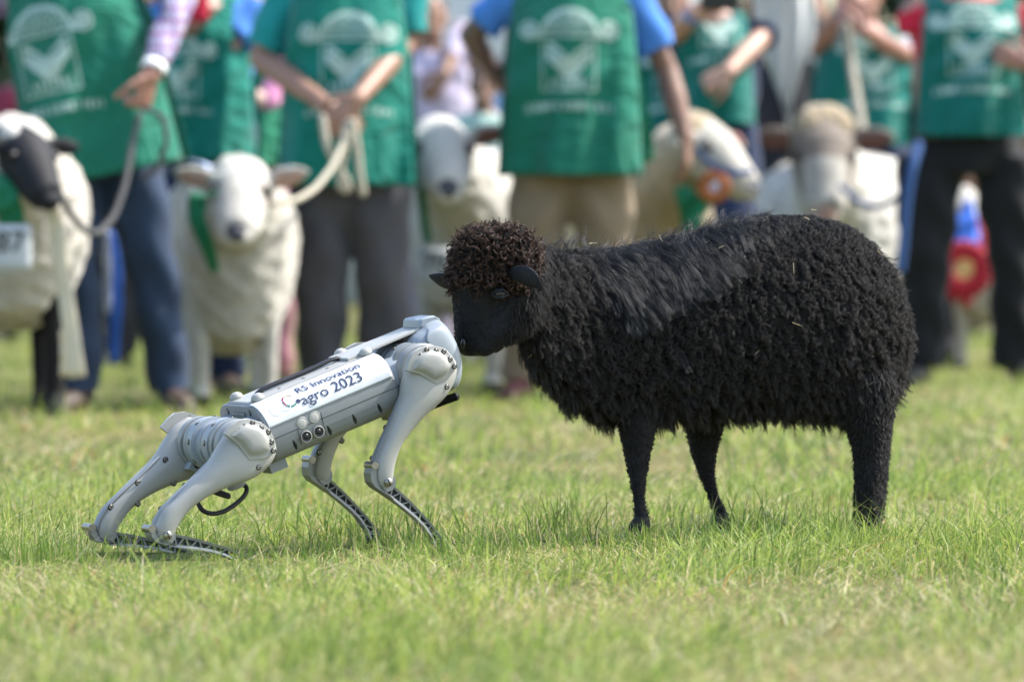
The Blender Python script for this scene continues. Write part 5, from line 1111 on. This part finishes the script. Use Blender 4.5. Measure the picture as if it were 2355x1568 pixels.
# ------------------------------------------------------------------ grass
def grass_mat(name, tl_=.5):
    m = bpy.data.materials.new(name); m.use_nodes = True; N = m.node_tree.nodes; L = m.node_tree.links; b = N['Principled BSDF']; out = N['Material Output']
    a = N.new('ShaderNodeAttribute'); a.attribute_name = 'blade_colour'; L.new(a.outputs['Color'], b.inputs['Base Color']); b.inputs['Roughness'].default_value = .45; b.inputs['Specular IOR Level'].default_value = .35
    t_ = N.new('ShaderNodeBsdfTranslucent'); L.new(a.outputs['Color'], t_.inputs['Color']); mx = N.new('ShaderNodeMixShader'); mx.inputs[0].default_value = tl_
    L.new(b.outputs[0], mx.inputs[1]); L.new(t_.outputs[0], mx.inputs[2]); L.new(mx.outputs[0], out.inputs['Surface']); return m
GM = grass_mat('grass_blades')
def blades(name, X, Y, h, w, lean, az, col, bend=1.0):
    n = len(X); tt = np.array([0, .35, .7, 1.0]); d = np.stack([np.cos(az), np.sin(az)], 1); fa = rng.uniform(0, math.pi, n); wd = np.stack([np.cos(fa), np.sin(fa)], 1)
    V = np.empty((n, 7, 3), 'f')
    for i, t_ in enumerate(tt):
        hor = lean * h * t_ ** 1.7; z = h * (t_ - .42 * np.minimum(lean, 1.3) * t_ ** 2 * .8) - .004; z = np.maximum(z, .002 * t_ - .004)
        cx_ = X + d[:, 0] * hor; cy_ = Y + d[:, 1] * hor; ww = w * (1 - t_ ** 1.6) * .5 + w * .0
        if i < 3:
            ww = w * (1 - .55 * t_ ** 1.5) * .5
            V[:, 2 * i, 0] = cx_ - wd[:, 0] * ww; V[:, 2 * i, 1] = cy_ - wd[:, 1] * ww; V[:, 2 * i, 2] = z
            V[:, 2 * i + 1, 0] = cx_ + wd[:, 0] * ww; V[:, 2 * i + 1, 1] = cy_ + wd[:, 1] * ww; V[:, 2 * i + 1, 2] = z
        else: V[:, 6, 0] = cx_; V[:, 6, 1] = cy_; V[:, 6, 2] = z
    base = (np.arange(n) * 7)[:, None]
    quads = np.concatenate([base + np.array([0, 1, 3, 2]), base + np.array([2, 3, 5, 4])], 1).reshape(-1, 4); tris = base + np.array([4, 5, 6])
    me = bpy.data.meshes.new(name); me.vertices.add(n * 7); me.vertices.foreach_set('co', V.ravel())
    nq, ntr = len(quads), len(tris); me.loops.add(nq * 4 + ntr * 3); me.loops.foreach_set('vertex_index', np.concatenate([quads.ravel(), tris.ravel()]).astype('i'))
    me.polygons.add(nq + ntr); ls = np.concatenate([np.arange(nq) * 4, nq * 4 + np.arange(ntr) * 3]); me.polygons.foreach_set('loop_start', ls.astype('i'))
    try: me.polygons.foreach_set('loop_total', np.concatenate([np.full(nq, 4), np.full(ntr, 3)]).astype('i'))
    except Exception: pass
    me.update(calc_edges=True); me.validate()
    ca = me.attributes.new('blade_colour', 'FLOAT_COLOR', 'POINT'); cc = np.ones((n, 7, 4), 'f'); cc[:, :, :3] = col[:, None, :]
    ca.data.foreach_set('color', cc.ravel()); me.materials.append(GM)
    o = bpy.data.objects.new(name, me); COL.objects.link(o); me.polygons.foreach_set('use_smooth', [True] * len(me.polygons)); return o
def field(name, y0, y1, n, hk, wk, label, edge=.55):
    # even cover over the wedge the lens sees, a little wider
    Y = np.sqrt(rng.uniform(y0 ** 2, y1 ** 2, n)); X = rng.uniform(-1, 1, n) * (.092 * Y + edge)
    cl = smooth_noise(X, Y * .6, 4.5, 21) * .6 + smooth_noise(X, Y * .6, 13.0, 22) * .55; dry = smooth_noise(X, Y * .5, 2.4, 23) * .6 + smooth_noise(X, Y * .6, 8.0, 24) * .5
    k = rng.random(n); isdry = k < np.clip(.29 + .24 * dry - .10 * cl, .05, .92)
    keep = isdry | (rng.random(n) < np.clip(.62 + .55 * cl, .12, 1)); X, Y, cl, dry, isdry = X[keep], Y[keep], cl[keep], dry[keep], isdry[keep]; n = len(X)
    h = hk * np.exp(rng.normal(.1, .42, n)) * np.clip(1 + .65 * cl, .4, 2.4); lean = np.abs(rng.normal(.75, .45, n)); w = wk * rng.uniform(.5, 1.25, n)
    h[isdry] *= .55; lean[isdry] = rng.uniform(.7, 2.4, isdry.sum()); ly = isdry & (rng.random(n) < .30); h[ly] *= 2.3; lean[ly] = rng.uniform(1.4, 2.6, ly.sum()); w[ly] *= .75; tall = (rng.random(n) < .035 * np.clip(1 + 1.6 * cl, 0, 4)) & ~isdry; h[tall] *= 2.1; lean[tall] = rng.uniform(.2, 1.1, tall.sum()); w[tall] *= .75
    az = 3.2 * smooth_noise(X, Y, 3.0, 31) + rng.normal(0, 1.1, n); rnd = rng.random(n) < .3; az[rnd] = rng.uniform(0, 6.283, rnd.sum())
    g1, g2_, g3 = np.array([.27, .335, .055]), np.array([.41, .46, .12]), np.array([.085, .16, .03]); s1, s2 = np.array([.62, .55, .30]), np.array([.46, .37, .17])
    hue = np.clip(.5 + .5 * smooth_noise(X, Y * .6, 6.0, 41), 0, 1)[:, None]
    a = np.clip(rng.random(n)[:, None] * .7 + hue * .3, 0, 1); col = g1 * (1 - a) + g2_ * a; col = col * (1 - .35 * hue * np.array([.35, 0, .2])); dk = (rng.random(n) < .36); col[dk] = (g3 * (.7 + .8 * rng.random((dk.sum(), 1))))
    b_ = rng.random(n)[:, None]; col[isdry] = (s1 * (1 - b_) + s2 * b_)[isdry]; br = isdry & (rng.random(n) < .10); col[br] = np.array([.42, .18, .06]) * rng.uniform(.6, 1.2, (br.sum(), 1)); pale = isdry & (rng.random(n) < .22); col[pale] = np.array([.70, .62, .44])
    h = h * (1 - .48 * np.exp(-(((X + .62) / .34) ** 2 + ((Y - 9.85) / .42) ** 2) ** 2)) * (1 - .35 * np.exp(-(((X + .1) / .5) ** 2 + ((Y - 10.15) / .35) ** 2) ** 2))
    h = np.minimum(h, .15)
    o = blades(name, X, Y, h, w, lean, az, col); tag(o, label, 'grass', kind='stuff'); return o
set_base((0, 0, 0))
field('grass', 5.6, 13.0, 140000, .032, .0024, 'short green and straw coloured turf around the robot dog and black sheep')
field('grass', 13.0, 34.0, 110000, .040, .0055, 'blurred green turf under the row of people and sheep', edge=1.3)
# taller tufts where the photograph shows them
def tufts(spots):
    X, Y, H_, L_, A_, C_ = [], [], [], [], [], []
    for dx, Yt, rad, n, hh in spots:
        c = at(dx, 557, Yt)
        for _ in range(n):
            a = random.uniform(0, 6.283); r = rad * math.sqrt(random.random()); X.append(c[0] + r * math.cos(a)); Y.append(Yt + 1.4 * r * math.sin(a)); H_.append(hh * random.uniform(.45, 1.15)); L_.append(abs(random.gauss(.35, .25))); A_.append(random.uniform(0, 6.283))
            q = random.random(); C_.append((.10 + .10 * q, .19 + .09 * q, .03 + .03 * q) if random.random() > .12 else (.5, .42, .22))
    o = blades('grass', np.array(X), np.array(Y), np.array(H_), rng.uniform(.0016, .0032, len(X)), np.array(L_), np.array(A_), np.array(C_)); tag(o, 'taller grass tufts rising round the robot feet and sheep hooves', 'grass', kind='stuff')
tufts([(1455, 10.42, .05, 60, .05), (1500, 10.45, .05, 60, .055), (1670, 10.6, .06, 60, .06), (1985, 10.55, .06, 60, .055), (50, 10.0, .10, 170, .080), (120, 9.9, .08, 110, .07), (270, 10.05, .09, 50, .06), (520, 9.85, .14, 30, .05), (680, 9.95, .14, 90, .055), (800, 10.25, .12, 110, .07), (880, 10.5, .10, 90, .085), (1000, 10.0, .12, 130, .07), (1090, 10.1, .10, 120, .08), (1200, 10.4, .12, 110, .075), (1310, 10.6, .08, 70, .10),
       (1420, 10.35, .12, 70, .055), (1520, 10.4, .12, 90, .05), (1590, 10.5, .10, 70, .06), (1700, 10.6, .14, 90, .075), (1790, 10.75, .18, 120, .10), (1870, 10.8, .14, 80, .08), (1760, 11.2, .2, 90, .11), (1960, 10.45, .08, 40, .045), (2080, 10.5, .10, 50, .05), (2230, 10.3, .14, 80, .06), (2320, 10.2, .14, 90, .08), (740, 10.8, .16, 90, .08), (330, 10.8, .16, 80, .075), (1300, 9.6, .14, 70, .05), (2280, 9.4, .16, 110, .075), (1100, 11.2, .25, 120, .08), (600, 11.4, .3, 130, .08), (150, 11.0, .25, 120, .08), (2200, 11.3, .25, 120, .08), (1450, 11.6, .3, 130, .08)])

# put the origin of every single-mesh thing at its own lowest middle point
for o in list(COL.objects):
    if o.type == 'MESH' and o.parent is None and o.get('kind') is None and o.location.length < 1e-6:
        me = o.data; n = len(me.vertices); co = np.empty(n * 3, 'f'); me.vertices.foreach_get('co', co); co = co.reshape(-1, 3); c = np.append((co.max(0) + co.min(0))[:2] / 2, co[:, 2].min())
        me.vertices.foreach_set('co', (co - c).astype('f').ravel()); me.update(); o.location = c
